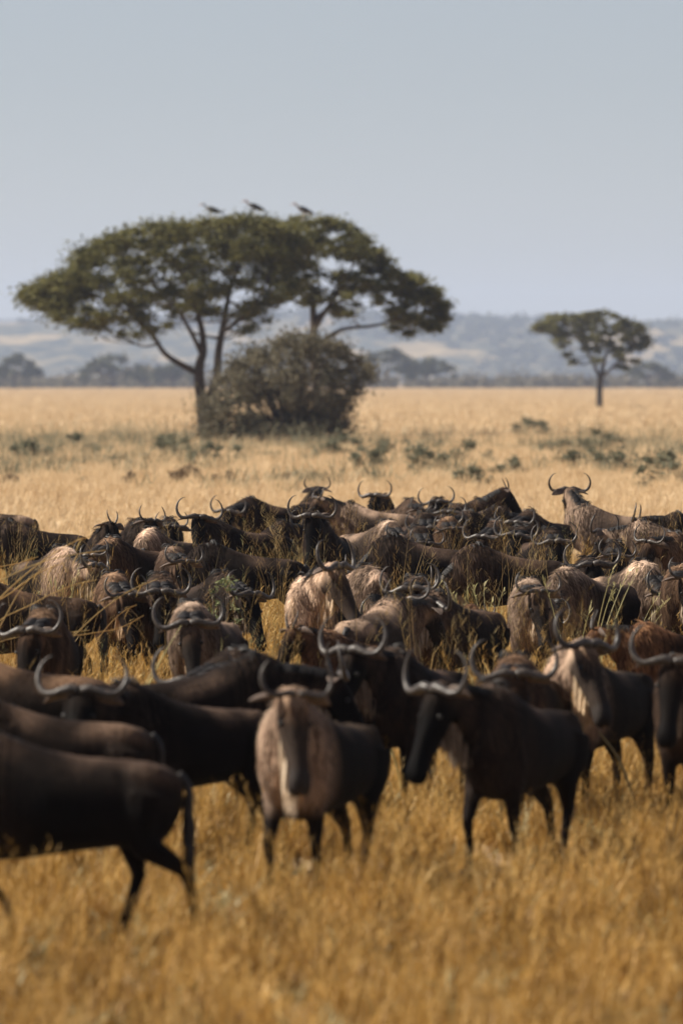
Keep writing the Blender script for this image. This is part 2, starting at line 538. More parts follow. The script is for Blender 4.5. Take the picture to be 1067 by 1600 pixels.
        out.setdefault('eye', []).append(m4.mesh('wildebeest_eye', M_EYE))
    # ---- mane: upright hair falling over the crest
    rd_ = random.Random(5)
    mm = MB()
    crest = [(Vector((0.20, 0, 1.235)), Z), (Vector((0.36, 0, 1.30)), Z), (Vector((0.48, 0, 1.335)), Z)]
    for (c, tg, t), r in zip(nk, nr):
        side = Z.cross(tg)
        if side.length < .05: side = Vector((-math.sin(R(ny)), math.cos(R(ny)), 0))
        side.normalize(); up = tg.cross(side).normalized()
        hu2 = interp([0, .35, .7, 1], [.24, .20, .155, .105], t)
        if t > .15: crest.append((c + up*(hu2-.012), up))
    cs = spline([c for c, _ in crest], 5); us = spline([u for _, u in crest], 5)
    nst = 520 if not young else 200
    for k in range(nst):
        f = rd_.random()*(len(cs)-1); i = min(int(f), len(cs)-2)
        p = cs[i].lerp(cs[i+1], f-i); u = us[i].lerp(us[i+1], f-i).normalized()
        tg = (cs[i+1]-cs[i]).normalized(); sd = u.cross(tg).normalized()
        s = rd_.choice((-1, 1)); L = rd_.uniform(.07, .17)*(1.0 if f > 8 else .6)
        p = p + sd*rd_.uniform(-.02, .02) - u*.01
        pts = [p, p + u*L*.30 + sd*s*L*.14, p + u*L*.28 + sd*s*L*.5 - tg*L*.15, p - u*L*.15 + sd*s*L*.85 - tg*L*.35]
        mm.strip(pts, [.006, .007, .005, 0], (tg + sd*rd_.uniform(-.6, .6)).normalized())
    out['mane'] = [mm.mesh('wildebeest_mane', M_MANE)]
    # ---- beard: hangs from the throat and along the underside of the neck
    if beard > 0:
        mbd = MB()
        bl = []
        for (c, tg, t) in nk:
            if t < .3: continue
            side = Z.cross(tg); side.normalize() if side.length > .05 else None
            up = tg.cross(side).normalized() if side.length > .05 else hu_
            hdn = interp([0, .35, .7, 1], [.30, .24, .17, .10], t)
            bl.append(c - up*(hdn-.02))
        bl.append(H0 + hd_dir*.14*hk - hu_*.105); bl.append(H0 + hd_dir*.26*hk - hu_*.09)
        if beard > 1.2: bl.append(H0 + hd_dir*.36*hk - hu_*.075)
        bs = spline(bl, 4)
        for k in range(int(190*(0.4 + .6*beard))):
            f = rd_.random()*(len(bs)-1); i = min(int(f), len(bs)-2)
            p = bs[i].lerp(bs[i+1], f-i)
            L = (.10 + .20*math.sin(math.pi*min(1, f/(len(bs)-1)*1.02))) * rd_.uniform(.6, 1.05)*(.5+.5*beard)*(1.25 if beard > 1.2 else 1)
            a_ = rd_.uniform(0, 6.28); q = Vector((math.cos(a_), math.sin(a_), 0))
            p = p + hs*rd_.uniform(-.045, .045)
            pts = [p + Z*.02, p - Z*L*.35 + q*.012, p - Z*L*.7 + q*.02, p - Z*L + q*rd_.uniform(0, .03)]
            mbd.strip(pts, [.011, .012, .008, 0], Vector((-q.y, q.x, 0)))
        out['beard'] = [mbd.mesh('wildebeest_beard', M_BEARD)]
    # ---- tail
    mt = MB()
    tp = spline([(-0.71, 0, 1.05), (-.77, .01, 0.98), (-.785, .02, .84), (-.77, .03, .68)], 3)
    mt.tube(tp, [interp([0, len(tp)-1], [.034, .014], i) for i in range(len(tp))], 8)
    for k in range(70):
        f = rd_.uniform(.35, 1); p = tp[int(f*(len(tp)-1))]
        L = rd_.uniform(.22, .42); a_ = rd_.uniform(0, 6.28); q = Vector((math.cos(a_), math.sin(a_), 0))
        mt.strip([p, p - Z*L*.4 + q*.03, p - Z*L*.8 + q*.035, p - Z*L + q*.02], [.008, .010, .007, 0], Vector((-q.y, q.x, 0)))
    out['tail'] = [mt.mesh('wildebeest_tail', M_MANE)]
    # ---- hooves: cloven caps
    for hpt in hoofs:
        mh = MB()
        for s in (-1, 1):
            c = hpt + Vector((0.0, s*.021, 0))
            rings = []
            for zq, (l0, l1), hw in ((0.001, (-.045, .075), .023), (0.03, (-.042, .062), .023), (.07, (-.034, .035), .020)):
                cc = c + Vector(((l0+l1)/2, 0, zq)); rings.append([cc + Vector((math.cos(2*math.pi*i/10)*(l1-l0)/2, math.sin(2*math.pi*i/10)*hw, 0)) for i in range(10)])
            mh.ring_loft(rings)
        out.setdefault('hoof', []).append(mh.mesh('wildebeest_hoof', M_HOOF))
    return out

#__WILDEBEEST_END__
# ------------------------------------------------------------------ ground, far hills
def ground_material():
    m, t, b = new_mat('dry_savanna_soil')
    g = t.nodes.new('ShaderNodeNewGeometry')
    big = noise(t, mapping(t, g.outputs['Position'], (0.010, 0.0035, 1)).outputs[0], 1.0, 5.0, 0.6)
    mid = noise(t, mapping(t, g.outputs['Position'], (0.30, 0.08, 1)).outputs[0], 1.0, 5.0, 0.65)
    fin = noise(t, mapping(t, g.outputs['Position'], (6, 4, 1)).outputs[0], 1.0, 3.0, 0.6)
    c = ramp(t, big, [(0.30, (0.30, 0.205, 0.115)), (0.50, (0.38, 0.27, 0.16)), (0.72, (0.33, 0.23, 0.13))])
    c = mixc(t, 0.55, c, ramp(t, mid, [(0.32, (0.22, 0.15, 0.08)), (0.62, (0.40, 0.285, 0.165))]))
    c = mixc(t, 0.35, c, ramp(t, fin, [(0.35, (0.10, 0.068, 0.038)), (0.65, (0.30, 0.21, 0.11))]))
    t.links.new(c, b.inputs['Base Color'])
    b.inputs['Roughness'].default_value = 0.95
    b.inputs['Specular IOR Level'].default_value = 0.1
    bp = t.nodes.new('ShaderNodeBump'); bp.inputs['Strength'].default_value = 0.5; bp.inputs['Distance'].default_value = 0.1
    t.links.new(fin, bp.inputs['Height']); t.links.new(bp.outputs[0], b.inputs['Normal'])
    return m

M_GROUND = ground_material()
mb = MB()
ys = [-60, 0, 20, 30, 40, 50, 60, 75, 90, 110, 135, 165, 200, 250, 300, 350, 400, 500, 700, 1000, 1500, 2200, 3200, 5000, 8000, 14000]
for j, y in enumerate(ys):
    hw = 60 + abs(y)*0.55
    for i in range(25):
        x = (i/12 - 1)*hw
        mb.v.append((x, y, 0.0))
for j in range(len(ys)-1):
    for i in range(24):
        a = j*25+i; mb.f.append((a, a+1, a+26, a+25))
tag(link('ground', mb.mesh('ground', M_GROUND)), 'flat dry golden savanna plain under the herd', 'ground', kind='structure')

def hills_material():
    m, t, b = new_mat('wooded_hillside')
    g = t.nodes.new('ShaderNodeNewGeometry')
    n1 = noise(t, mapping(t, g.outputs['Position'], (0.0085, 0.0022, 0.03)).outputs[0], 1.0, 5.0, 0.6)
    n2 = noise(t, mapping(t, g.outputs['Position'], (0.045, 0.012, 0.06)).outputs[0], 1.0, 3.0, 0.6)
    c = ramp(t, n1, [(0.46, (0.030, 0.038, 0.026)), (0.54, (0.06, 0.065, 0.04)), (0.60, (0.42, 0.30, 0.15)), (0.70, (0.50, 0.36, 0.18))])
    c = mixc(t, 0.5, c, ramp(t, n2, [(0.45, (0.02, 0.028, 0.018)), (0.70, (0.34, 0.26, 0.14))]))
    t.links.new(c, b.inputs['Base Color'])
    b.inputs['Roughness'].default_value = 0.95
    b.inputs['Specular IOR Level'].default_value = 0.05
    return m
M_HILL = hills_material()

def hill_range(name, d0, depth, base, amp, seed, label, freq):
    m = MB(); nx, ny_ = 240, 34
    W = d0*0.16
    for j in range(ny_):
        v = j/(ny_-1)
        prof = math.sin(min(1, v*1.35)*math.pi/2)**1.3 if v < .74 else 1 - ((v-.74)/.26)**2*.4
        for i in range(nx):
            x = (i/(nx-1)*2-1)*W
            h = base + amp*mnoise.fractal(Vector((x*freq, v*.6, seed)), .9, 2.1, 4)
            h = max(h, base*.4)
            z = h*prof + 3.0*mnoise.noise(Vector((x*freq*7, v*7, seed+3)))*v
            m.v.append((x, d0 + v*depth, -2.0 + z if j else -6.0))
    for j in range(ny_-1):
        for i in range(nx-1):
            a = j*nx+i; m.f.append((a, a+1, a+nx+1, a+nx))
    o = link(name, m.mesh(name, M_HILL))
    tag(o, label, 'hills', kind='structure')
    return m, nx, ny_
hm1 = hill_range('hills', 6800, 2600, 78, 22, 4.0, 'long low wooded hills with tan clearings beyond the plain', 0.0012)
hill_range('far_ridge', 11200, 2200, 116, 26, 9.0, 'faint blue ridge rising behind the wooded hills', 0.0006)

# ------------------------------------------------------------------ foliage helpers
def foliage_material(name, c_lo, c_hi, trans=0.25):
    m, t, b = new_mat(name)
    g = t.nodes.new('ShaderNodeNewGeometry')
    tc = t.nodes.new('ShaderNodeTexCoord')
    n = noise(t, tc.outputs['Object'], 0.9, 4.0, 0.6)
    r = g.outputs['Random Per Island']
    f = mth(t, 'ADD', mth(t, 'MULTIPLY', n, 0.7), mth(t, 'MULTIPLY', r, 0.3))
    c = ramp(t, f, [(0.30, c_lo), (0.68, c_hi)])
    t.links.new(c, b.inputs['Base Color'])
    b.inputs['Roughness'].default_value = 0.7
    b.inputs['Specular IOR Level'].default_value = 0.2
    tr = t.nodes.new('ShaderNodeBsdfTranslucent'); t.links.new(c, tr.inputs['Color'])
    mx = t.nodes.new('ShaderNodeMixShader'); mx.inputs[0].default_value = trans
    o = t.nodes['Material Output']
    t.links.new(b.outputs[0], mx.inputs[1]); t.links.new(tr.outputs[0], mx.inputs[2]); t.links.new(mx.outputs[0], o.inputs['Surface'])
    return m
M_ACACIA = foliage_material('acacia_leaves', (0.060, 0.058, 0.022), (0.20, 0.185, 0.058), .32)
M_BUSH = foliage_material('thorn_bush_leaves', (0.080, 0.070, 0.044), (0.20, 0.172, 0.108))
M_FARTREE = foliage_material('far_tree_leaves', (0.050, 0.055, 0.028), (0.11, 0.11, 0.05))
M_SCRUB = foliage_material('far_scrub_leaves', (0.085, 0.078, 0.05), (0.19, 0.16, 0.10))
M_HERB = foliage_material('grey_green_herb_leaves', (0.11, 0.115, 0.07), (0.25, 0.235, 0.15))
M_SHRUB = foliage_material('dull_green_shrub_leaves', (0.095, 0.10, 0.062), (0.21, 0.205, 0.13))
M_BROWNSHRUB = foliage_material('dry_brown_shrub_twigs', (0.10, 0.068, 0.04), (0.26, 0.175, 0.10))
M_WEEDLEAF = foliage_material('green_weed_leaves', (0.10, 0.12, 0.05), (0.24, 0.26, 0.13))
M_BARK = simple_mat('acacia_bark', (0.075, 0.056, 0.042), 0.85, 0.4, 5, 0.2, (1, 1, .3))

def leaves_np(centres, radii, count, size, r, flat=0.35, shell=0.55):
    """small leaf sprays (rhombs) through ellipsoid clumps -> verts, faces"""
    C = np.asarray(centres); Rr = np.asarray(radii)
    wgt = (Rr[:, 0]*Rr[:, 1]*Rr[:, 2])**0.7; wgt /= wgt.sum()
    idx = r.choice(len(C), size=count, p=wgt)
    d = r.normal(size=(count, 3)); d /= np.linalg.norm(d, axis=1)[:, None]
    rad = np.abs(r.normal(0, shell, count))
    P = C[idx] + d*rad[:, None]*Rr[idx]
    a = r.normal(size=(count, 3)); a[:, 2] *= flat; a /= np.linalg.norm(a, axis=1)[:, None]
    q = r.normal(size=(count, 3)); b = np.cross(a, q); b /= np.linalg.norm(b, axis=1)[:, None]
    s = size*r.uniform(.6, 1.4, count)[:, None]
    v = np.stack([P - a*s, P + b*s*.45, P + a*s, P - b*s*.45], 1).reshape(-1, 3)
    f = np.arange(count*4).reshape(-1, 4)
    return v, f

# ------------------------------------------------------------------ acacias
def acacia(name, base_px, base_py, trunks, top, bot, nclump, nleaf, leaf, label, seed, depth=0.75, mat=None, holes=()):
    """trunks: list of [(px,py,radius_m)...] polylines; top/bot: crown outline as (px,py) lists in the photo, turned into metres at the tree's own distance"""
    d = gd(base_py); k = d/FPX
    r = np.random.default_rng(seed); rd_ = random.Random(seed)
    root = empty(name, (gx(base_px, d), d, 0))
    def M(px, py): return ((px-base_px)*k, zz(py, d))
    tb = MB(); nodes = []
    for tr in trunks:
        pts = []
        y0 = rd_.uniform(-.5, .5)
        for i, (px, py, rr, yy) in enumerate(tr):
            x, z = M(px, py); pts.append(Vector((x, yy, z)))
        sp = spline(pts, 4)
        rad = [interp([4*i for i in range(len(tr))], [q[2] for q in tr], i) for i in range(len(sp))]
        tb.tube(sp, rad, 9)
        nodes += [(p, q) for p, q in list(zip(sp, rad))[3:]]
    tx = [p[0] for p in top]; ty = [p[1] for p in top]; bx = [p[0] for p in bot]; by = [p[1] for p in bot]
    x0, x1 = min(tx), max(tx); xc = (x0+x1)/2; hw = (x1-x0)/2
    C = []; Rd = []
    tries = 0
    while len(C) < nclump and tries < nclump*40:
        tries += 1
        px = r.uniform(x0, x1); a = interp(tx, ty, px); b = interp(bx, by, px)
        if b - a < 4: continue
        v = r.uniform(0, 1)**1.5
        py = lerp(a, b, v)
        if any(((px-hx)/hr)**2 + ((py-hy)/hr2)**2 < 1 for hx, hy, hr, hr2 in holes): continue
        x, z = M(px, py)
        dep = hw*k*depth*math.sqrt(max(0.05, 1-((px-xc)/hw)**2))
        y = r.uniform(-1, 1)*dep
        # lower parts only near the outside, umbrella style
        s = r.uniform(.55, 1.25)*hw*k*.078
        z -= s*.35
        C.append((x, y, z)); Rd.append((s*1.3, s*1.3, s*.7))
    # boughs to the clumps
    for (cx, cy, cz), (sx, _, sz) in zip(C, Rd):
        c = Vector((cx, cy, cz))
        best = min(nodes, key=lambda n_: (n_[0]-c).length + max(0, (n_[0].z - c.z))*2.0 - n_[1]*1.5)
        p = best[0]
        if (p-c).length < .3: continue
        mid = p.lerp(c, .55) + Vector((rd_.uniform(-.3, .3), rd_.uniform(-.3, .3), -(p-c).length*.10))
        sp = spline([p, mid, c], 4)
        r0 = min(best[1]*.6, .018*(p-c).length + .05)
        tb.tube(sp, [lerp(r0, .025, i/(len(sp)-1)) for i in range(len(sp))], 6)
        if rd_.random() < .5: nodes += [(q, r0*.5) for q in sp[3:6]]
    link('trunk', tb.mesh(name+'_trunk', M_BARK), root)
    v, f = leaves_np(C, Rd, nleaf, leaf, r, .35, .72)
    link('crown', np_mesh(name+'_crown', v, f, mat or M_ACACIA), root)
    tag(root, label, 'tree')
    return root

D1 = gd(690)
acacia('umbrella_acacia', 318, 690,
       [[(322, 695, .40, 0), (317, 640, .33, 0), (312, 600, .30, 0), (312, 570, .27, .1), (318, 545, .22, .2), (312, 500, .16, .3), (290, 440, .10, .6), (262, 395, .05, .8)],
        [(312, 585, .20, 0), (285, 570, .17, -.4), (258, 552, .14, -.8), (236, 520, .11, -1.3), (190, 480, .08, -2), (130, 455, .04, -2.6)],
        [(322, 640, .26, .4), (338, 590, .24, .8), (341, 550, .22, 1.2), (350, 500, .17, 1.4), (362, 440, .12, 2.0), (385, 390, .05, 2.4)],
        [(346, 520, .14, 1.2), (385, 490, .11, .6), (412, 450, .08, .2), (430, 400, .04, -.6)],
        [(314, 550, .15, .1), (300, 520, .12, -1.2), (275, 480, .09, -2.2), (230, 430, .05, -3.2)]],
       [(46, 455), (70, 440), (105, 425), (135, 385), (170, 366), (215, 352), (250, 345), (290, 352), (330, 342), (370, 336), (410, 338), (450, 350), (475, 380)],
       [(46, 462), (90, 492), (140, 505), (190, 520), (230, 530), (262, 500), (300, 478), (340, 490), (390, 520), (420, 500), (450, 470), (475, 420)],
       420, 90000, .12, 'large flat-topped acacia with two leaning trunks and feathery green crown', 3,
       holes=((292, 440, 14, 12), (338, 464, 20, 12), (236, 446, 12, 10), (300, 520, 30, 24), (430, 480, 12, 14)))
acacia('umbrella_acacia', 492, 686,
       [[(500, 690, .34, 0), (496, 620, .30, 0), (491, 560, .28, 0), (490, 500, .22, 0), (486, 460, .15, .3), (470, 410, .08, .8), (455, 370, .04, 1)],
        [(491, 515, .17, 0), (512, 480, .13, -.5), (540, 440, .09, -1), (560, 390, .04, -1.4)],
        [(492, 540, .14, 0), (535, 515, .11, -.4), (590, 508, .08, -.9), (640, 490, .05, -1.2), (672, 470, .03, -1.2)],
        [(490, 500, .15, 0), (530, 470, .10, 1.2), (585, 440, .07, 2), (630, 440, .04, 2.6)]],
       [(428, 372), (450, 345), (480, 333), (520, 340), (555, 355), (575, 378), (595, 395), (605, 420), (640, 422), (665, 440), (690, 465), (697, 490)],
       [(428, 440), (450, 475), (480, 468), (515, 485), (545, 490), (575, 470), (600, 475), (620, 515), (650, 524), (680, 520), (697, 498)],
       280, 60000, .12, 'dark-crowned acacia whose trunk rises behind the grey thorn bush', 5,
       holes=((505, 478, 10, 12), (555, 500, 22, 12), (592, 492, 18, 12), (520, 400, 10, 8)))
acacia('umbrella_acacia', 936, 640,
       [[(936, 642, .42, 0), (936, 610, .36, 0), (938, 590, .30, 0), (945, 560, .2, .5), (955, 520, .08, 1)],
        [(937, 595, .22, 0), (925, 565, .16, -.6), (905, 535, .10, -1.6), (880, 515, .05, -2)],
        [(938, 590, .2, 0), (965, 565, .13, -1.2), (985, 545, .07, -2)]],
       [(838, 510), (860, 492), (890, 490), (920, 487), (945, 484), (965, 492), (985, 505), (1000, 505), (1010, 530)],
       [(838, 516), (870, 530), (880, 560), (915, 572), (940, 560), (975, 580), (995, 570), (1010, 545)],
       150, 22000, .24, 'lone slender-trunked acacia standing out on the open plain', 8, holes=((921, 555, 9, 9), (948, 570, 8, 10)))

# ------------------------------------------------------------------ bushes
def shrub(name, px, py, wpx, hpx, nleaf, leaf, mat, label, seed, cat='bush', group=None, nclump=30, top=None, stems=14, z0=0.0, over=False):
    d = gd(py); k = d/FPX
    r = np.random.default_rng(seed); rd_ = random.Random(seed)
    W, H = wpx*k, hpx*k
    root = empty(name, (gx(px, d), d, 0))
    C = []; Rd = []; tb = MB()
    for i in range(nclump):
        for _ in range(60):
            u = r.uniform(-1, 1); v = r.uniform(z0, 1)
            lim = interp([p[0] for p in top], [p[1] for p in top], u) if top else math.sqrt(1-u*u*.95)
            if v <= lim and not (over and u > .72 and v < .52): break
        s = r.uniform(.10, .2)*min(W, H*1.6)*(.55 if nclump > 100 else 1)
        C.append((u*W/2, r.uniform(-.5, .5)*W*math.sqrt(max(.05, 1-u*u))*.8, max(s*.4, v*H - s*.4))); Rd.append((s, s, s*.75))
    for i in range(min(stems, nclump)):
        c = Vector(C[i]); b_ = Vector((c.x*.12 + rd_.uniform(-.1, .1)*W*.3, c.y*.12, -.05))
        mid = b_.lerp(c, .5) + Vector((0, 0, H*.06))
        r0 = .012*H + .006
        tb.tube(spline([b_, mid, c], 3), [lerp(r0, r0*.25, q/6) for q in range(7)], 5)
    if tb.v: link('stems', tb.mesh(name+'_stems', M_BARK), root)
    v, f = leaves_np(C, Rd, nleaf, leaf, r, .8, .68)
    v[:, 2] = np.maximum(v[:, 2], 0.005)
    link('foliage', np_mesh(name+'_foliage', v, f, mat), root)
    tag(root, label, cat, group)
    return root

shrub('thorn_bush', 452, 702, 268, 184, 52000, .10, M_BUSH, 'big tangled grey-green thorn bush at the foot of the acacias', 21, 'bush', None, 195,
      top=[(-1, .35), (-.85, .62), (-.6, .80), (-.3, .92), (.05, 1.0), (.35, .98), (.7, .90), (.95, .72), (1.0, .62)], stems=90, z0=.02, over=True)
k = 0
for px, py, wp, hp_, mt, lab, grp in (
        (990, 748, 120, 52, M_SHRUB, 'dark green low shrub on the grass at the right of the plain', None),
        (830, 690, 66, 30, M_SHRUB, 'pale sage-green shrub alone in the pale grass', None),
        (722, 732, 120, 34, M_SHRUB, 'grey-green herb patch beside the thorn bush', None),
        (610, 722, 110, 36, M_SHRUB, 'grey-green herb clump in front of the thorn bush', None),
        (265, 722, 120, 34, M_SHRUB, 'grey-green herb clump before the leaning acacia trunks', None),
        (585, 738, 84, 34, M_SHRUB, 'low grey-green shrub in the belt between herd and thorn bush', 'low shrubs between herd and thorn bush'),
        (665, 748, 100, 40, M_SHRUB, 'low grey-green shrub in the belt between herd and thorn bush', 'low shrubs between herd and thorn bush'),
        (790, 752, 80, 30, M_SHRUB, 'low grey-green shrub in the belt between herd and thorn bush', 'low shrubs between herd and thorn bush'),
        (905, 742, 86, 40, M_SHRUB, 'low grey-green shrub in the belt between herd and thorn bush', 'low shrubs between herd and thorn bush'),
        (1040, 768, 120, 48, M_SHRUB, 'low grey-green shrub in the belt between herd and thorn bush', 'low shrubs between herd and thorn bush'),
        (948, 716, 90, 40, M_SHRUB, 'low grey-green shrub in the belt between herd and thorn bush', 'low shrubs between herd and thorn bush'),
        (735, 768, 70, 30, M_SHRUB, 'low grey-green shrub in the belt between herd and thorn bush', 'low shrubs between herd and thorn bush'),
        (50, 728, 80, 30, M_SHRUB, 'low grey-green shrub in the belt between herd and thorn bush', 'low shrubs between herd and thorn bush'),
        (345, 730, 100, 34, M_SHRUB, 'low grey-green shrub in the belt between herd and thorn bush', 'low shrubs between herd and thorn bush'),
        (535, 724, 90, 34, M_SHRUB, 'low grey-green shrub in the belt between herd and thorn bush', 'low shrubs between herd and thorn bush'),
        (170, 740, 84, 28, M_SHRUB, 'low grey-green shrub in the belt between herd and thorn bush', 'low shrubs between herd and thorn bush'),
        (870, 716, 60, 26, M_SHRUB, 'low grey-green shrub in the belt between herd and thorn bush', 'low shrubs between herd and thorn bush'),
        (120, 712, 60, 28, M_SHRUB, 'small grey-green herb clump on the left pale grass', None),
        (205, 764, 36, 20, M_BROWNSHRUB, 'low dry brown tussock on the grass behind the herd', 'dry brown tussocks behind the herd'),
        (130, 764, 28, 16, M_BROWNSHRUB, 'low dry brown tussock on the grass behind the herd', 'dry brown tussocks behind the herd'),
        (292, 764, 52, 28, M_BROWNSHRUB, 'low dry brown tussock on the grass behind the herd', 'dry brown tussocks behind the herd'),
        (350, 768, 42, 24, M_BROWNSHRUB, 'low dry brown tussock on the grass behind the herd', 'dry brown tussocks behind the herd'),
        (445, 764, 60, 18, M_BROWNSHRUB, 'low dry brown tussock on the grass behind the herd', 'dry brown tussocks behind the herd'),
        (15, 772, 40, 24, M_BROWNSHRUB, 'low dry brown tussock on the grass behind the herd', 'dry brown tussocks behind the herd')):
    k += 1
    shrub('low_shrub' if mt is M_SHRUB else 'dry_tussock', px, py, wp, hp_*1.35, 3400, .06 if mt is M_SHRUB else .055, mt, lab, 40+k, 'shrub' if mt is M_SHRUB else 'tussock', grp, 16, stems=8)

# far individual trees on the edge of the plain
for i, (px, wp, hp_, lab) in enumerate(((22, 76, 58, 'distant spreading tree at the far left edge of the plain'),
                                        (176, 104, 56, 'distant umbrella tree with a short dark trunk left of the acacias'),
                                        (602, 96, 70, 'taller distant tree just beyond the thorn bush'),
                                        (668, 100, 52, 'wide low distant tree beside the taller distant one'),
                                        (1012, 76, 44, 'distant flat tree behind the lone slender acacia'),
                                        (270, 70, 42, 'distant rounded tree seen past the leaning trunks'))):
    d = 2550 + i*14; k = d/FPX; W = wp*k; H = hp_*k
    r = np.random.default_rng(60+i)
    root = empty('distant_tree', (gx(px, d), d, 0))
    tb = MB(); tb.tube(spline([(0, 0, -.2), (.2, 0, H*.3), (0, .2, H*.62)], 3), [.5, .48, .45, .42, .38, .33, .28], 7)
    C = []; Rd = []
    for j in range(34):
        u = r.uniform(-1, 1); s = W*r.uniform(.08, .14)
        v = lerp(.42, math.sqrt(1-u*u*.75), r.uniform(0, 1)**.6)
        C.append((u*W/2*.95, r.uniform(-.4, .4)*W, v*H - s*.4)); Rd.append((s, s, s*.55))
    for c in C[:8]:
        tb.tube(spline([(0, .1, H*.35), (c[0]*.5, c[1]*.5, H*.5), c], 3), [.3, .28, .25, .2, .16, .12, .08], 5)
    link('trunk', tb.mesh('distant_trunk', M_BARK), root)
    v, f = leaves_np(C, Rd, 4200, .85, r, .4, .5)
    link('crown', np_mesh('distant_crown', v, f, M_FARTREE), root)
    tag(root, lab, 'tree')

# continuous belt of scrub along the end of the plain: a far-off wood read as one mass
r = np.random.default_rng(77)
C = []; Rd = []
for i in range(1500):
    x = r.uniform(-330, 330); y = r.uniform(2650, 3000)
    s = r.uniform(2.2, 5.6)*(1.25 if mnoise.noise(Vector((x*.02, 0, 2))) > .1 else .85)
    C.append((x, y, s*.7)); Rd.append((s*1.25, s*1.2, s*.95))
v, f = leaves_np(C, Rd, 80000, 1.1, r, .8, .5); v[:, 2] = np.maximum(v[:, 2], .01)
tag(link('scrub_belt', np_mesh('scrub_belt', v, f, M_SCRUB)), 'grey-brown belt of far scrub along the end of the plain', 'scrub', kind='stuff')
# trees dotted over the hills
C = []; Rd = []
m1, nx, ny_ = hm1
for i in range(2600):
    j = int(len(m1.v)*0) + r.integers(2, ny_-6)*nx + r.integers(0, nx)
    p = m1.v[j]
    if mnoise.noise(Vector((p[0]*.004, p[1]*.001, 7))) < -.05: continue
    if abs(p[0]) > p[1]*.075: continue
    s = r.uniform(5, 12)
    C.append((p[0] + r.uniform(-8, 8), p[1], p[2] + s*.35)); Rd.append((s*1.2, s*1.2, s*.75))
v, f = leaves_np(C, Rd, 45000, 3.4, r, .8, .45)
tag(link('hill_woodland', np_mesh('hill_woodland', v, f, M_FARTREE)), 'scattered far-off woodland covering the hazy hills', 'woodland', kind='stuff')

#__TREES_END__
# ------------------------------------------------------------------ storks on the crown
M_BIRD_D = simple_mat('dark_plumage', (0.045, 0.04, 0.042), 0.7, 0.4, 12, .2)
M_BIRD_G = simple_mat('grey_plumage', (0.12, 0.115, 0.11), 0.7, 0.4, 12, .2)
M_BIRD_T = simple_mat('tawny_plumage', (0.34, 0.19, 0.10), 0.7, 0.3, 12, .2)
M_BIRD_P = simple_mat('bare_pink_skin', (0.42, 0.21, 0.14), 0.6, 0.2, 20, .3)
M_BIRD_W = simple_mat('pale_underparts', (0.6, 0.57, 0.52), 0.7, 0.1, 12, .2)
def stork(px, py_foot, d, yy, mat, headmat, tilt, label, leg=.42):
    k = d/FPX
    root = empty('stork', (gx(px, d), d + yy, zz(py_foot, d)), math.pi + tilt*.3)
    b = MB()
    ax = [(-.52, .02, .02), (-.40, .03, .09), (-.20, .06, .15), (0.02, .09, .175), (.20, .13, .15), (.32, .18, .09), (.36, .23, .05)]
    rings = []
    for x, zc, r_ in ax:
        rings.append(ell_ring(Vector((x, 0, leg + .10 + zc + tilt*x*.5)), Vector((0, 1, 0)), Vector((0, 0, 1)), r_*.85, r_, r_*.95, 12, 2.0))
    b.ring_loft(rings); link('body', b.mesh('stork_body', M_BIRD_W), root)
    for s in (-1, 1):
        wb = MB(); rings = []
        for x, zc, h_ in ((.26, .17, .05), (.10, .14, .14), (-.12, .10, .16), (-.34, .06, .11), (-.56, .02, .05), (-.64, .0, .01)):
            c = Vector((x, s*.125 if x > -.4 else s*.06, leg + .11 + zc + tilt*x*.5))
            rings.append(ell_ring(c, Vector((0, 1, 0)), Vector((0, 0, 1)), .05, h_, h_*.8, 10, 2.0))
        wb.ring_loft(rings); link('wing', wb.mesh('stork_wing', mat), root)
        lb = MB(); lb.tube([(.02, s*.07, leg + .06), (.0, s*.07, leg*.55), (.04, s*.07, .03), (.10, s*.07, -.05)], [.03, .014, .012, .012], 6)
        for a in (-.5, 0, .5): lb.tube([(.04, s*.07, .0), (.04 + .10*math.cos(a), s*.07 + .10*math.sin(a), -.02)], [.01, .006], 5)
        link('leg', lb.mesh('stork_leg', M_BIRD_W), root)
    nb = MB(); z0 = leg + .30 + tilt*.16
    nb.tube(spline([(.30, 0, z0), (.40, 0, z0 + .08), (.42, 0, z0 + .16), (.48, 0, z0 + .19)], 3), [.07, .06, .05, .048, .045, .045, .05, .058, .06, .03], 8)
    link('head_and_neck', nb.mesh('stork_neck', headmat), root)
    bb = MB(); bb.tube([(.50, 0, z0 + .19), (.62, 0, z0 + .145), (.76, 0, z0 + .08)], [.035, .025, .004], 7)
    link('bill', bb.mesh('stork_bill', M_BIRD_P), root)
    tb = MB(); tb.tube([(-.45, 0, leg + .10 - tilt*.22), (-.62, 0, leg + .07 - tilt*.3), (-.70, 0, leg + .05 - tilt*.34)], [.05, .06, .02], 8, .35)
    link('tail', tb.mesh('stork_tail', mat), root)
    tag(root, label, 'bird')
D1 = gd(690)
stork(331, 345, D1, 0, M_BIRD_G, M_BIRD_G, .25, 'grey stork perched on the left of the acacia crown')
stork(397, 341, D1, .4, M_BIRD_D, M_BIRD_P, .35, 'black-winged pink-headed stork standing highest on the acacia crown', .46)
stork(474, 345, D1, -.5, M_BIRD_D, M_BIRD_T, .45, 'tawny-necked dark stork perched over the right of the crown', .40)

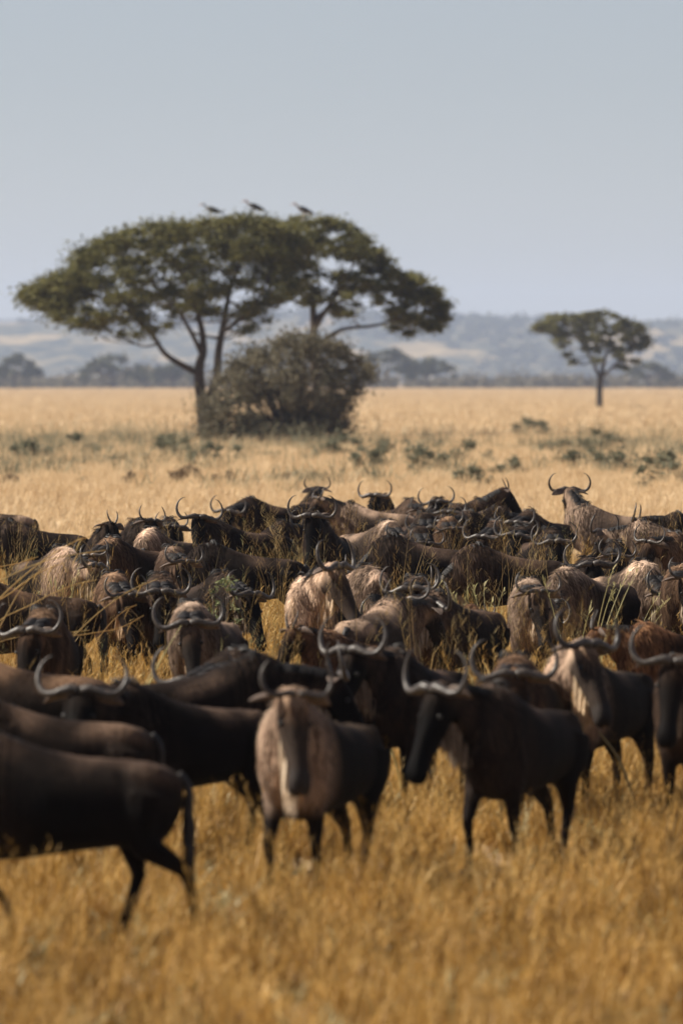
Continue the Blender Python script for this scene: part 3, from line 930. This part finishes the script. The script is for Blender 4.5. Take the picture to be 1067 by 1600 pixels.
# ------------------------------------------------------------------ grass
def grass_material(name, stops, base_dark=0.45):
    m, t, b = new_mat(name)
    oi = t.nodes.new('ShaderNodeObjectInfo')
    g = t.nodes.new('ShaderNodeNewGeometry')
    n = noise(t, mapping(t, g.outputs['Position'], (0.45, 0.30, 0)).outputs[0], 1.0, 3.0, 0.6)
    f = mth(t, 'ADD', mth(t, 'MULTIPLY', oi.outputs['Random'], 0.40), mth(t, 'ADD', mth(t, 'MULTIPLY', g.outputs['Random Per Island'], 0.30), mth(t, 'MULTIPLY', n, 0.40)))
    c = ramp(t, f, stops)
    t.links.new(c, b.inputs['Base Color'])
    b.inputs['Roughness'].default_value = 0.55
    b.inputs['Specular IOR Level'].default_value = 0.25
    tr = t.nodes.new('ShaderNodeBsdfTranslucent'); t.links.new(c, tr.inputs['Color'])
    mx = t.nodes.new('ShaderNodeMixShader'); mx.inputs[0].default_value = 0.3
    o = t.nodes['Material Output']
    t.links.new(b.outputs[0], mx.inputs[1]); t.links.new(tr.outputs[0], mx.inputs[2]); t.links.new(mx.outputs[0], o.inputs['Surface'])
    return m
M_GRASS = grass_material('dry_gold_grass', [(0.26, (0.10, 0.050, 0.011)), (0.40, (0.29, 0.160, 0.036)), (0.58, (0.46, 0.265, 0.066)), (0.76, (0.61, 0.395, 0.130)), (0.92, (0.68, 0.53, 0.27))])
M_WEED = grass_material('greyish_weed_leaves', [(0.2, (0.20, 0.18, 0.08)), (0.6, (0.36, 0.31, 0.16)), (0.9, (0.50, 0.44, 0.27))])
M_PALE = grass_material('pale_straw_grass', [(0.20, (0.52, 0.36, 0.19)), (0.5, (0.68, 0.50, 0.29)), (0.8, (0.76, 0.59, 0.37)), (0.95, (0.55, 0.49, 0.32))])
M_STALK = grass_material('tall_grass_stalks', [(0.2, (0.40, 0.24, 0.075)), (0.6, (0.56, 0.38, 0.15)), (0.9, (0.50, 0.42, 0.20))])
M_GREENSTALK = grass_material('green_grass_stalks', [(0.2, (0.26, 0.25, 0.10)), (0.6, (0.42, 0.38, 0.17)), (0.9, (0.52, 0.44, 0.24))])

def tuft(seed, nb, h, wid, spread, lean, mat, heads=0):
    r = random.Random(seed); m = MB()
    for i in range(nb):
        a = r.uniform(0, 6.283); q = Vector((math.cos(a), math.sin(a), 0))
        b_ = Vector((r.gauss(0, spread*.5), r.gauss(0, spread*.5), -.02))
        H = h*r.uniform(.45, 1.1); L = H*r.uniform(.15, lean)
        pts = [b_, b_ + Vector((0, 0, H*.4)) + q*L*.15, b_ + Vector((0, 0, H*.78)) + q*L*.5, b_ + Vector((0, 0, H*r.uniform(.88, 1.0))) + q*L]
        a2 = a + 1.57 + r.uniform(-.7, .7)
        ww = wid*r.uniform(.6, 1.3)
        m.strip(pts, [ww*.8, ww, ww*.7, 0], (math.cos(a2), math.sin(a2), 0))
    for i in range(heads):
        a = r.uniform(0, 6.283); q = Vector((math.cos(a), math.sin(a), 0))
        b_ = Vector((r.gauss(0, spread*.5), r.gauss(0, spread*.5), -.02)); H = h*r.uniform(1.1, 1.6)
        top = b_ + Vector((0, 0, H)) + q*H*.18
        m.strip([b_, b_ + Vector((0, 0, H*.6)) + q*H*.05, top], [wid*.5, wid*.4, 0], (-q.y, q.x, 0))
        for k in range(8):
            p = b_.lerp(top, .76 + .03*k) + q*0.004*k; a3 = r.uniform(0, 6.28); e = Vector((math.cos(a3), math.sin(a3), .9))
            m.strip([p, p + e*H*.03, p + e*H*.06], [wid*.25, wid*.36, 0], (-e.y, e.x, 0))
    me = m.mesh('tuft', mat, False)
    return bpy.data.objects.new('tuft_source', me)      # not linked: only read by the scatter

def scatter(name, pts, rots, scl, protos, label):
    me = bpy.data.meshes.new(name)
    me.vertices.add(len(pts)); me.vertices.foreach_set('co', np.asarray(pts, dtype=np.float32).ravel())
    a = me.attributes.new('rot', 'FLOAT_VECTOR', 'POINT'); a.data.foreach_set('vector', np.asarray(rots, dtype=np.float32).ravel())
    a = me.attributes.new('scl', 'FLOAT', 'POINT'); a.data.foreach_set('value', np.asarray(scl, dtype=np.float32))
    a = me.attributes.new('var', 'INT', 'POINT'); a.data.foreach_set('value', rng.integers(0, len(protos), len(pts)).astype(np.int32))
    o = link(name, me)
    ng = bpy.data.node_groups.new(name + '_scatter', 'GeometryNodeTree')
    ng.interface.new_socket('Geometry', in_out='INPUT', socket_type='NodeSocketGeometry')
    ng.interface.new_socket('Geometry', in_out='OUTPUT', socket_type='NodeSocketGeometry')
    gi = ng.nodes.new('NodeGroupInput'); go = ng.nodes.new('NodeGroupOutput')
    jn = ng.nodes.new('GeometryNodeJoinGeometry')
    for p in protos:
        ob = ng.nodes.new('GeometryNodeObjectInfo'); ob.inputs['Object'].default_value = p; ob.inputs['As Instance'].default_value = True
        ng.links.new(ob.outputs['Geometry'], jn.inputs[0])
    ip = ng.nodes.new('GeometryNodeInstanceOnPoints')
    ip.inputs['Pick Instance'].default_value = True
    def na(nm, typ):
        n = ng.nodes.new('GeometryNodeInputNamedAttribute'); n.data_type = typ; n.inputs['Name'].default_value = nm; return n.outputs['Attribute']
    ng.links.new(gi.outputs[0], ip.inputs['Points']); ng.links.new(jn.outputs[0], ip.inputs['Instance'])
    ng.links.new(na('var', 'INT'), ip.inputs['Instance Index'])
    e2r = ng.nodes.new('FunctionNodeEulerToRotation'); ng.links.new(na('rot', 'FLOAT_VECTOR'), e2r.inputs[0]); ng.links.new(e2r.outputs[0], ip.inputs['Rotation'])
    ng.links.new(na('scl', 'FLOAT'), ip.inputs['Scale'])
    ng.links.new(ip.outputs[0], go.inputs[0])
    md = o.modifiers.new('scatter', 'NODES'); md.node_group = ng
    tag(o, label, 'grass', kind='stuff')
    return o

def field(d0, d1, dens, margin=1.25, extra=1.5, sc=(.7, 1.25), patch=0.0, seed=1, fq=.55, lo=.12):
    r = np.random.default_rng(seed)
    hw1 = 533.5/FPX*d1*margin + extra
    n = int(dens*(d1-d0)*2*hw1)
    y = r.uniform(d0, d1, n); x = r.uniform(-hw1, hw1, n)
    keep = np.abs(x) < 533.5/FPX*y*margin + extra
    x, y = x[keep], y[keep]
    s = r.uniform(sc[0], sc[1], len(x))
    if patch:
        f = np.array([mnoise.noise(Vector((a*fq, b*fq*.45, seed))) for a, b in zip(x, y)])
        s *= 1 + patch*f
        kp = r.uniform(0, 1, len(x)) < np.clip(.75 + f*1.8, lo, 1); x, y, s = x[kp], y[kp], s[kp]
    rot = np.stack([r.normal(0, .12, len(x)), r.normal(0, .12, len(x)), r.uniform(0, 6.283, len(x))], 1)
    return np.stack([x, y, np.zeros(len(x))], 1), rot, s

near = [tuft(1, 34, .36, .007, .10, .9, M_GRASS, 3), tuft(2, 28, .44, .0065, .08, .7, M_GRASS, 5), tuft(3, 40, .27, .008, .12, 1.3, M_GRASS), tuft(4, 22, .50, .006, .08, .8, M_GRASS, 6),
        tuft(5, 36, .22, .008, .14, 1.7, M_GRASS), tuft(6, 16, .30, .010, .09, 1.4, M_WEED), tuft(7, 30, .36, .007, .09, 1.0, M_GRASS, 3)]
stems = [tuft(51, 5, .75, .0032, .10, .5, M_STALK, 3), tuft(52, 4, .95, .003, .08, .6, M_STALK, 4), tuft(53, 6, .65, .0035, .12, .9, M_GREENSTALK, 2)]
mid = [tuft(11, 30, .42, .010, .28, .9, M_PALE, 2), tuft(12, 30, .36, .010, .30, 1.2, M_PALE), tuft(13, 26, .50, .009, .26, .8, M_PALE, 4)]
far = [tuft(21, 34, .50, .030, .9, .8, M_PALE, 3), tuft(22, 34, .42, .034, 1.0, 1.2, M_PALE)]
herb = [tuft(31, 30, .50, .018, .40, 1.1, M_HERB), tuft(32, 30, .40, .020, .5, 1.4, M_HERB), tuft(33, 20, .72, .014, .3, .8, M_HERB, 4)]
scatter('dry_grass', *field(30, 60, 46, patch=.55, seed=2, sc=(.36, .92), fq=2.4, lo=.22), near, 'golden dry grass around the front of the herd')
scatter('dry_grass', *field(60, 118, 18, patch=.4, seed=3, sc=(.65, 1.25), fq=1.2), near, 'golden dry grass standing between the animals of the herd')
scatter('grass_stems', *field(58, 112, 1.5, patch=.5, seed=13, sc=(.7, 1.2), fq=.5), stems, 'thin tall grass stems rising between the animals')
scatter('pale_grass', *field(116, 400, 3.4, patch=.3, seed=4, sc=(.7, 1.2), extra=4), mid, 'pale straw-coloured grass behind the herd')
scatter('far_grass', *field(1450, 2650, .045, patch=.3, seed=15, sc=(1.0, 1.6), extra=8), far, 'farthest pale grass in front of the scrub belt')
scatter('far_grass', *field(390, 1500, .16, patch=.3, seed=5, sc=(.7, 1.2), extra=8), far, 'far pale grass out on the plain')
p_, r_, s_ = field(200, 400, .8, seed=6, sc=(.6, 1.5), extra=4)
f_ = np.array([mnoise.noise(Vector((a*.10, b*.035, 5.5))) for a, b in p_[:, :2]])
band = np.exp(-((p_[:, 1]-285)/75)**2)
f2_ = np.array([mnoise.noise(Vector((a*.55, b*.12, 8.5))) for a, b in p_[:, :2]])
kp = (f_*.9 + f2_*.8 + band*.35) > .40
scatter('herb_cover', p_[kp], r_[kp], s_[kp], herb, 'grey-green herbs spread through the pale grass behind the herd')

# ---- single tall grass clumps standing up through the herd
def grass_clump(px, py_base, d, h, lean, n, spread, mat, label, seed, wid=.006, plume=True, group=None, droop=.25):
    r = random.Random(seed)
    root = empty('tall_grass_clump', (gx(px, d), d, 0))
    for i in range(n):
        m = MB(); pl = MB()
        a = r.gauss(0, spread); H = h*r.uniform(.6, 1.08)
        dx = lean + a; dy = r.gauss(0, spread*.8)
        b_ = Vector((r.gauss(0, .05), r.gauss(0, .05), -.02))
        dirn = Vector((dx, dy, 1)).normalized()
        bend = Vector((dx, dy, 0))
        bend = bend.normalized() if bend.length > .01 else Vector((1, 0, 0))
        pts = [b_ + dirn*H*q + bend*(droop*H*.25*q**3) - Vector((0, 0, droop*H*.22*q**3)) for q in (0, .25, .5, .7, .85, 1.0)]
        m.tube(spline(pts, 2), [lerp(wid, wid*.3, q/10) for q in range(11)], 4)
        for q in range(2):     # long bent leaves, rooted on the stalk
            p = pts[1].lerp(pts[2], r.random()); e = Vector((r.gauss(0, 1), r.gauss(0, .6), .9)).normalized(); L = H*r.uniform(.15, .35)
            m.strip([p, p + e*L*.5, p + e*L*.85 - Vector((0, 0, L*.12)), p + e*L*1.05 - Vector((0, 0, L*.42))], [wid*.8, wid, wid*.7, 0], (-e.y, e.x, 0.1))
        st = link('stalk', m.mesh('clump_stalk', mat, False), root)
        if plume:
            ep = pts[-1]
            for q in range(11):
                p = pts[4].lerp(ep, q/10); e = (dirn*.7 + Vector((r.gauss(0, .6), r.gauss(0, .6), r.gauss(0, .35)))).normalized(); L = r.uniform(.04, .10)
                pl.strip([p, p + e*L*.5, p + e*L], [.0026, .006, 0], Vector((-e.y, e.x, 0.01)).normalized())
            link('seed_head', pl.mesh('clump_seed_head', mat, False), st)['kind'] = 'stuff'
    tag(root, label, 'grass', group)

def long_stem(pts, d, wid, mat, label, leafy=0):
    """one bent stem through photo points, standing at distance d"""
    W = [Vector((gx(px, d), d + k*.02, zz(py, d))) for k, (px, py) in enumerate(pts)]
    if W[0].z > .15: W.insert(0, Vector((W[0].x - (W[1].x - W[0].x)*.5, W[0].y, -.03)))
    b_ = Vector((W[0].x, W[0].y, 0)); m = MB()
    sp = spline([p - b_ for p in W], 4)
    m.tube(sp, [lerp(wid, wid*.45, i/(len(sp)-1)) for i in range(len(sp))], 5)
    r = random.Random(len(label))
    for q in range(leafy):
        p = sp[int(r.uniform(.75, 1)*(len(sp)-1))]; e = Vector((r.gauss(0, 1), r.gauss(0, .4), r.gauss(-.3, .6))).normalized(); L = r.uniform(.08, .2)
        m.strip([p, p + e*L*.5, p + e*L*.8 - Vector((0, 0, L*.1)), p + e*L - Vector((0, 0, L*.3))], [wid, wid*1.5, wid, 0], (-e.y, e.x, .1))
    o = link('grass_stem', m.mesh('grass_stem', mat, False)); o.location = b_
    tag(o, label, 'grass')
long_stem([(628, 1240), (618, 1190), (606, 1160), (592, 1128), (580, 1100), (574, 1082)], 53.3, .010, M_GREENSTALK, 'pale green grass wisp hanging from the tall black animal\'s mouth', 12)
long_stem([(990, 1250), (968, 1190), (940, 1150), (912, 1118), (896, 1098)], 52.2, .012, M_GREENSTALK, 'long straw stem leaning against the pale-maned animal', 3)
SL = 'long golden stalk leaning in over the heads at the left edge of the herd'
for q, pts in enumerate((((-60, 1005), (0, 935), (60, 882), (110, 850), (142, 838)), ((-70, 950), (5, 905), (80, 874), (165, 860)), ((-40, 1065), (8, 965), (40, 912), (78, 880)),
                         ((-30, 1000), (55, 942), (110, 916), (152, 906)), ((-50, 985), (20, 925), (62, 895), (100, 880)), ((85, 1040), (135, 975), (195, 928), (246, 905)),
                         ((60, 1010), (130, 992), (185, 982), (225, 962)), ((-60, 925), (-10, 890), (30, 880), (60, 870)), ((120, 1060), (160, 990), (190, 958), (214, 945)),
                         ((-60, 1040), (10, 1000), (90, 990), (140, 985)))):
    long_stem(pts, 62 + q*.45, (.009, .008, .007, .0065, .0085, .0065, .006, .007, .006, .005)[q], M_STALK, SL, 5)
    COL.objects[-1]['group'] = 'golden stalks leaning over the left of the herd'
grass_clump(170, 0, 63, .85, .55, 12, .35, M_STALK, 'reddish gold grass clump leaning between the lowered heads on the left', 3, .006)
grass_clump(165, 0, 58, 1.45, .33, 2, .05, M_GREENSTALK, 'single long straw stem crossing the horned heads on the left', 4, .008, False)
grass_clump(95, 0, 84, 1.15, .10, 9, .22, M_GREENSTALK, 'feathery green seed stalks before the dark broadside animal', 5, .004)
grass_clump(50, 0, 86, 1.2, .0, 6, .18, M_GREENSTALK, 'drooping green weed stalks before the dark broadside animal', 6, .004, True, None, .9)
grass_clump(240, 0, 80, 1.0, .15, 8, .22, M_STALK, 'golden grass stems in front of the tan brindled shoulder', 7, .004)
grass_clump(345, 0, 79, 1.05, .12, 8, .22, M_STALK, 'golden stems with seed heads before the dark flank', 8, .004)
grass_clump(405, 0, 74, .75, .05, 26, .35, M_STALK, 'bushy golden grass clump beside the pale-chested animal', 9, .004)
grass_clump(595, 0, 77, 1.3, .38, 9, .25, M_GREENSTALK, 'green-gold stalks fanning over the tan hump', 10, .004)
grass_clump(640, 0, 77, 1.1, .2, 7, .3, M_GREENSTALK, 'bent green grass leaves above the dark horned head', 11, .004, True, None, .7)
grass_clump(752, 0, 76, 1.2, .0, 12, .16, M_GREENSTALK, 'upright yellow-green grass clump before the tan chest', 12, .006)
grass_clump(905, 0, 70, 1.75, .28, 8, .16, M_GREENSTALK, 'tall fanning pale grass with a long bare stem on the right', 13, .006)
grass_clump(975, 0, 76, 1.45, .1, 10, .28, M_GREENSTALK, 'feathery arching grass plumes above the backs on the right', 14, .004, True, None, .6)
grass_clump(690, 0, 74, .8, .1, 10, .35, M_STALK, 'rusty gold grass between the horned heads', 15, .004)
grass_clump(800, 0, 78, .85, .05, 7, .25, M_STALK, 'thin rusty stems behind the small-horned animal', 16, .004)

shrub('weed_tangle', 350, 595 + 36268/71.5, 85, 205, 900, .030, M_WEEDLEAF, 'tangle of green weeds hanging over the black animal by the golden clump', 91, 'weed', None, 40, stems=26)
#__GRASS_END__
# ------------------------------------------------------------------ the herd
CACHE = {}
PART_ORDER = ('body', 'shaggy_hair', 'horn', 'ear', 'eye', 'mane', 'beard', 'tail', 'hoof')
TINT = {'dark': (0.11, 0.10, 0.098, .8), 'mid': (0.32, 0.285, 0.265, .4), 'tan': (0.84, 0.81, 0.78, .5), 'brown': (0.46, 0.38, 0.31, .35), 'pale': (1.3, 1.25, 1.2, .08), 'cream': (1.8, 1.75, 1.68, .05)}  # pale, cream: forequarters painted sunlit, rear painted shaded through alpha
GROUP = 'wildebeest of the grazing herd'
def beest(px, d, heading, neck, label, yaw=0, head=None, gait='stand', horn='adult', young=False, s=1.0, tint='dark', beard=1.0, roll=0, group=GROUP, bt=(.55, .5, .45)):
    hp = head if head is not None else (-58 if neck < 25 else -52)
    if yaw == 0 and px > 0: yaw = random.choice((-24, -12, 0, 12, 24))
    if roll == 0: roll = random.choice((-9, 0, 0, 9))
    key = (round(neck/6), round(hp/6), round(yaw/12), gait, horn, young, beard, roll, d < 62)
    if key not in CACHE:
        CACHE[key] = build_wildebeest(round(neck/6)*6, round(hp/6)*6, round(yaw/12)*12*.55, round(yaw/12)*12, gait, .018 if d < 62 else .024, young, horn, beard, roll)
    parts = CACHE[key]
    h = R(heading)
    s = s*random.uniform(.985, 1.015)
    x = gx(px, d) - math.cos(h)*.48*s; y = d - math.sin(h)*.48*s
    root = empty('wildebeest', (x, y, 0), h)
    root.scale = (s, s, s)
    vv = random.uniform(.8, 1.2)
    for nm in PART_ORDER:
        if nm not in parts: continue
        ms = parts[nm]
        for m in (ms if isinstance(ms, list) else [ms]):
            o = link(nm, m, root)
            if nm in ('body', 'shaggy_hair'):
                t_ = TINT[tint]; v = vv; o.color = (t_[0]*v, t_[1]*v, t_[2]*v, t_[3])
            elif nm == 'beard':
                o.color = (*bt, 1)
    tag(root, label, 'wildebeest', group)
    return root

WH = (1.25, 1.2, 1.12)
DK = (.30, .26, .23)
# front rank, out of focus
beest(-40, 40.5, 180, 8, 'dark wildebeest striding left, cut off by the edge, hind leg stretched back in grass', gait='walk', s=1.0, bt=DK)
beest(-40, 45.5, 183, 0, 'dark wildebeest broadside just behind the striding one, pale patch on its back', s=1.0, bt=DK, tint='mid')
beest(-62, 52.5, 168, 0, 'brown-backed wildebeest behind the two dark broadside ones at the edge', s=1.0, tint='brown', bt=DK)
beest(196, 47, 212, 10, 'dark wildebeest with mottled grey forehead turned toward us beside the broadside pair', yaw=48, head=-48, gait='step', bt=DK)
beest(372, 52.5, 205, -8, 'humped dark wildebeest behind the mottled-faced one with its horned head held low', yaw=48, bt=DK)
beest(398, 51, 25, 2, 'dark wildebeest facing right, squeezed behind the white-bearded one', bt=DK)
beest(458, 44.2, -112, 24, 'wildebeest with a bright white beard walking straight at us through the grass', yaw=36, head=-66, gait='step', tint='cream', bt=WH, horn='cow', beard=2.0)
beest(612, 53, -115, 18, 'tall black wildebeest with a stalk of grass hanging from its mouth', yaw=-12, bt=DK)
beest(768, 46.3, -116, 18, 'black wildebeest with a long pale-striped face standing deep in grass', yaw=-24, head=-64, gait='step', bt=DK)
beest(806, 51, -100, 4, 'wide-horned wildebeest with a tawny forehead behind the long-faced black one', yaw=12, tint='brown', bt=DK)
beest(893, 52.3, -118, 22, 'wildebeest with a long pale chest mane and horizontal ears, dark body', yaw=60, tint='cream', bt=(1.2, 1.05, .85), beard=1.8)
beest(1068, 50.5, -102, 18, 'dark big-eared wildebeest cut off by the edge beside the pale-maned one', yaw=0, tint='mid', bt=DK)
beest(1008, 62, -150, 10, 'brown young wildebeest half hidden behind the big-eared one', young=True, horn='young', s=.9, tint='brown', beard=0)
# middle, in focus
beest(482, 69, -104, 30, 'pale brindled wildebeest with striped chest, black head turned to the side', yaw=72, head=-58, s=1.06, tint='cream', bt=(.9, .78, .66))
beest(512, 62.5, -140, 24, 'young dark wildebeest with short spike horns below the pale brindled one', young=True, horn='young', s=.84, tint='mid', beard=0)
beest(574, 76, -58, -48, 'tan-humped wildebeest grazing with its shoulders rising above the grass', tint='tan', head=-70)
beest(650, 72, -95, 6, 'dark wildebeest with tall wide horns beside the tan hump', bt=DK)
beest(614, 66, 68, 4, 'grey-backed wildebeest facing away with a dark stripe of mane', tint='tan')
beest(678, 67, -122, 12, 'brown-flanked wildebeest with upright curved horns and a black rump', tint='mid', horn='cow', bt=DK, gait='step')
beest(826, 71, -97, 4, 'small-horned wildebeest with tan chest and white withers facing us', horn='cow', tint='tan', bt=(.7, .6, .5))
beest(886, 76, -128, -48, 'brindled tan wildebeest grazing behind the small-horned one', tint='tan', head=-70)
beest(916, 79, -84, 14, 'black wildebeest with ring-shaped horns and a long dark face', bt=DK)
beest(1040, 80, 5, -6, 'dark calf standing broadside in front of the tan humps', young=True, horn='young', s=.74, tint='mid', beard=0)
beest(1002, 77.5, -62, -18, 'tawny wildebeest with a sunlit brindled hump at the right', tint='tan')
beest(1062, 76, -100, 6, 'tan-necked wildebeest at the right edge behind the calf', tint='brown', horn='cow')
beest(736, 75, -60, 2, 'small dark calf with upright ears low in the grass', young=True, horn='young', s=.70, tint='mid', beard=0)
beest(962, 88, -100, 2, 'dark wildebeest with its head down behind the fanning pale grass', bt=DK, horn='cow')
# left, middle distance
beest(-28, 71, 180, -30, 'brown broadside wildebeest behind the leaning golden stalks', tint='brown', bt=DK)
beest(178, 73, -90, -8, 'tan-faced wildebeest with one raised horn among leaning grass stems', tint='brown', horn='cow', bt=(.7, .55, .4))
beest(70, 61, -92, 2, 'wildebeest with large sunlit ears and widely curled horns among fallen stalks', yaw=-12, tint='brown', bt=DK)
beest(250, 73, -80, 2, 'brindled wildebeest with one long dark horn beside the straw stem', tint='mid', bt=DK)
beest(300, 63, -104, 0, 'wildebeest with a pale wedge on its withers and low spreading horns', tint='tan', yaw=24, bt=(.8, .68, .55))
beest(348, 74, -60, -6, 'black wildebeest draped with green weeds over its horns', bt=DK)
beest(270, 84, -90, 0, 'wildebeest with upright light horns behind the brindled long-horned one', horn='cow', tint='mid')
beest(98, 85, -62, -4, 'pale-backed wildebeest with its horns lowered beside green seed stalks', tint='pale')
beest(176, 90, -128, -4, 'tawny-faced wildebeest with a gleaming hooked horn below the spike-horned one', horn='cow', tint='brown', bt=DK)
# far rank along the open grass
beest(-58, 115, 184, 16, 'tan-rumped wildebeest at the far left edge of the last rank', tint='tan')
beest(14, 101, 180, 14, 'big dark broadside wildebeest with sloping back at the left of the last rank', bt=DK)
beest(158, 97, -85, 30, 'spike-horned young wildebeest staring at us with spread ears', horn='young', s=.96, tint='dark', beard=.4, bt=DK)
beest(212, 100, -80, 18, 'dark wildebeest with short upturned horns beside the staring spike-horned one', horn='cow', bt=DK)
beest(264, 102, -70, 8, 'dark wildebeest showing only horn tips above the tan brindled shoulder', horn='cow', bt=DK)
beest(236, 95, -116, -42, 'tan brindled wildebeest with heavy shoulder, head down in the grass', tint='tan', head=-70)
beest(336, 98, -150, 24, 'black wildebeest with perfectly curved dark horns raised above the rank', yaw=60, s=1.03, bt=DK)
beest(330, 87, 176, -42, 'very dark wildebeest broadside grazing behind golden stems', head=-70, bt=DK)
beest(391, 120, 200, -4, 'black wildebeest with light horn bases, head lowered at the end of the rank', yaw=48, bt=DK)
beest(490, 126, 76, 26, 'dark wildebeest seen from behind with two thin upright horns', horn='cow', bt=DK)
beest(546, 117, 162, 26, 'tan-flanked wildebeest facing left with straight-standing horns', yaw=36, horn='cow', tint='tan')
beest(598, 122, -90, 18, 'black wildebeest with closed ring of horns at the back of the rank', bt=DK)
beest(500, 95, -100, 28, 'tall long-faced black wildebeest with sunlit cheek and broad hooked horns', head=-74, s=1.06, bt=DK)
beest(440, 100, 60, 4, 'dark wildebeest facing away beside the tall long-faced one', bt=DK, tint='mid')
beest(612, 91, 176, -36, 'bulky black wildebeest grazing broadside in the middle of the herd', head=-70, bt=DK)
beest(744, 86, 186, -36, 'dark wildebeest with tan striped shoulder grazing behind upright grass', tint='mid', head=-70)
beest(606, 100, -58, -4, 'tan wildebeest with low curled horns behind the bulky black one', tint='tan', horn='cow')
beest(914, 110, 164, 40, 'proud wildebeest with high curved horns and striped neck looking away over the plain', yaw=-72, s=1.05, tint='tan', bt=(.8, .7, .6))
beest(826, 107, -120, 2, 'dark wildebeest with pale horns and tan forehead facing us in the last rank', tint='mid')
beest(816, 97, -95, 4, 'black wildebeest with one gleaming upright horn below the pale-horned one', bt=DK)
beest(860, 95, -78, 0, 'dark wildebeest with hooked horn low between its neighbours', bt=DK)
beest(1004, 100, 172, 2, 'tan-rumped wildebeest facing left behind the arching plumes', tint='tan')
beest(1052, 92, -112, 4, 'tawny wildebeest with light horns amid feathery grass at the right edge', tint='brown', horn='cow')
beest(1056, 106, 190, 6, 'dark wildebeest high at the right edge of the last rank', bt=DK)
XG = 'packed wildebeest in the crowded right of the last rank'
for px, d, hd, nk_, yw, hn, tn, lab in (
        (640, 118, -70, 2, 0, 'cow', 'mid', 'dark small-horned wildebeest right behind the tan-flanked one'),
        (685, 120, -100, 10, 0, 'adult', 'dark', 'black wide-horned wildebeest at the back edge of the crowded rank'),
        (712, 114, -112, 4, 12, 'adult', 'mid', 'grizzled wildebeest with its head turned aside in the crowded rank'),
        (664, 106, -80, -4, 0, 'adult', 'dark', 'black wildebeest with lowered wide horns in the crowded rank'),
        (700, 103, -100, 2, 0, 'cow', 'brown', 'brown small-horned wildebeest among the crowded black ones'),
        (732, 109, 200, 0, 48, 'adult', 'dark', 'black wildebeest facing left in the crowd, head turned to us'),
        (774, 112, 12, -8, 0, 'cow', 'dark', 'black wildebeest facing right, head down at the end of the crowd'),
        (655, 97, -75, -8, 0, 'cow', 'dark', 'black small-horned wildebeest just behind the bulky black grazer'),
        (776, 101, -105, -4, 0, 'adult', 'mid', 'grizzled wide-horned wildebeest below the end of the crowd')):
    beest(px, d, hd, nk_, lab, yaw=yw, horn=hn, tint=tn, group=XG, bt=DK)
beest(748, 118, 24, 36, 'wildebeest with raised head and one pricked ear above the crowded rank', horn='young', tint='mid', bt=DK)

# grass stalk hanging from the mouth of the tall black animal is left to its own small clump
# ------------------------------------------------------------------ the air
def haze_box(dens):
    m = MB()
    x, y0, y1, z0, z1 = 9000, -80, 13800, -9, 185
    for z in (z0, z1): m.v += [(-x, y0, z), (x, y0, z), (x, y1, z), (-x, y1, z)]
    m.f += [(3, 2, 1, 0), (4, 5, 6, 7), (0, 1, 5, 4), (1, 2, 6, 5), (2, 3, 7, 6), (3, 0, 4, 7)]
    mt = bpy.data.materials.new('hazy_air'); mt.use_nodes = True
    t = mt.node_tree; t.nodes.clear()
    o = t.nodes.new('ShaderNodeOutputMaterial'); v = t.nodes.new('ShaderNodeVolumePrincipled')
    v.inputs['Color'].default_value = (0.57, 0.70, 0.97, 1)
    v.inputs['Density'].default_value = dens
    v.inputs['Anisotropy'].default_value = 0.1
    t.links.new(v.outputs[0], o.inputs['Volume'])
    tag(link('haze', m.mesh('haze', mt, False)), 'pale blue dusty air over the plain', 'haze', kind='stuff')
haze_box(0.78e-4)
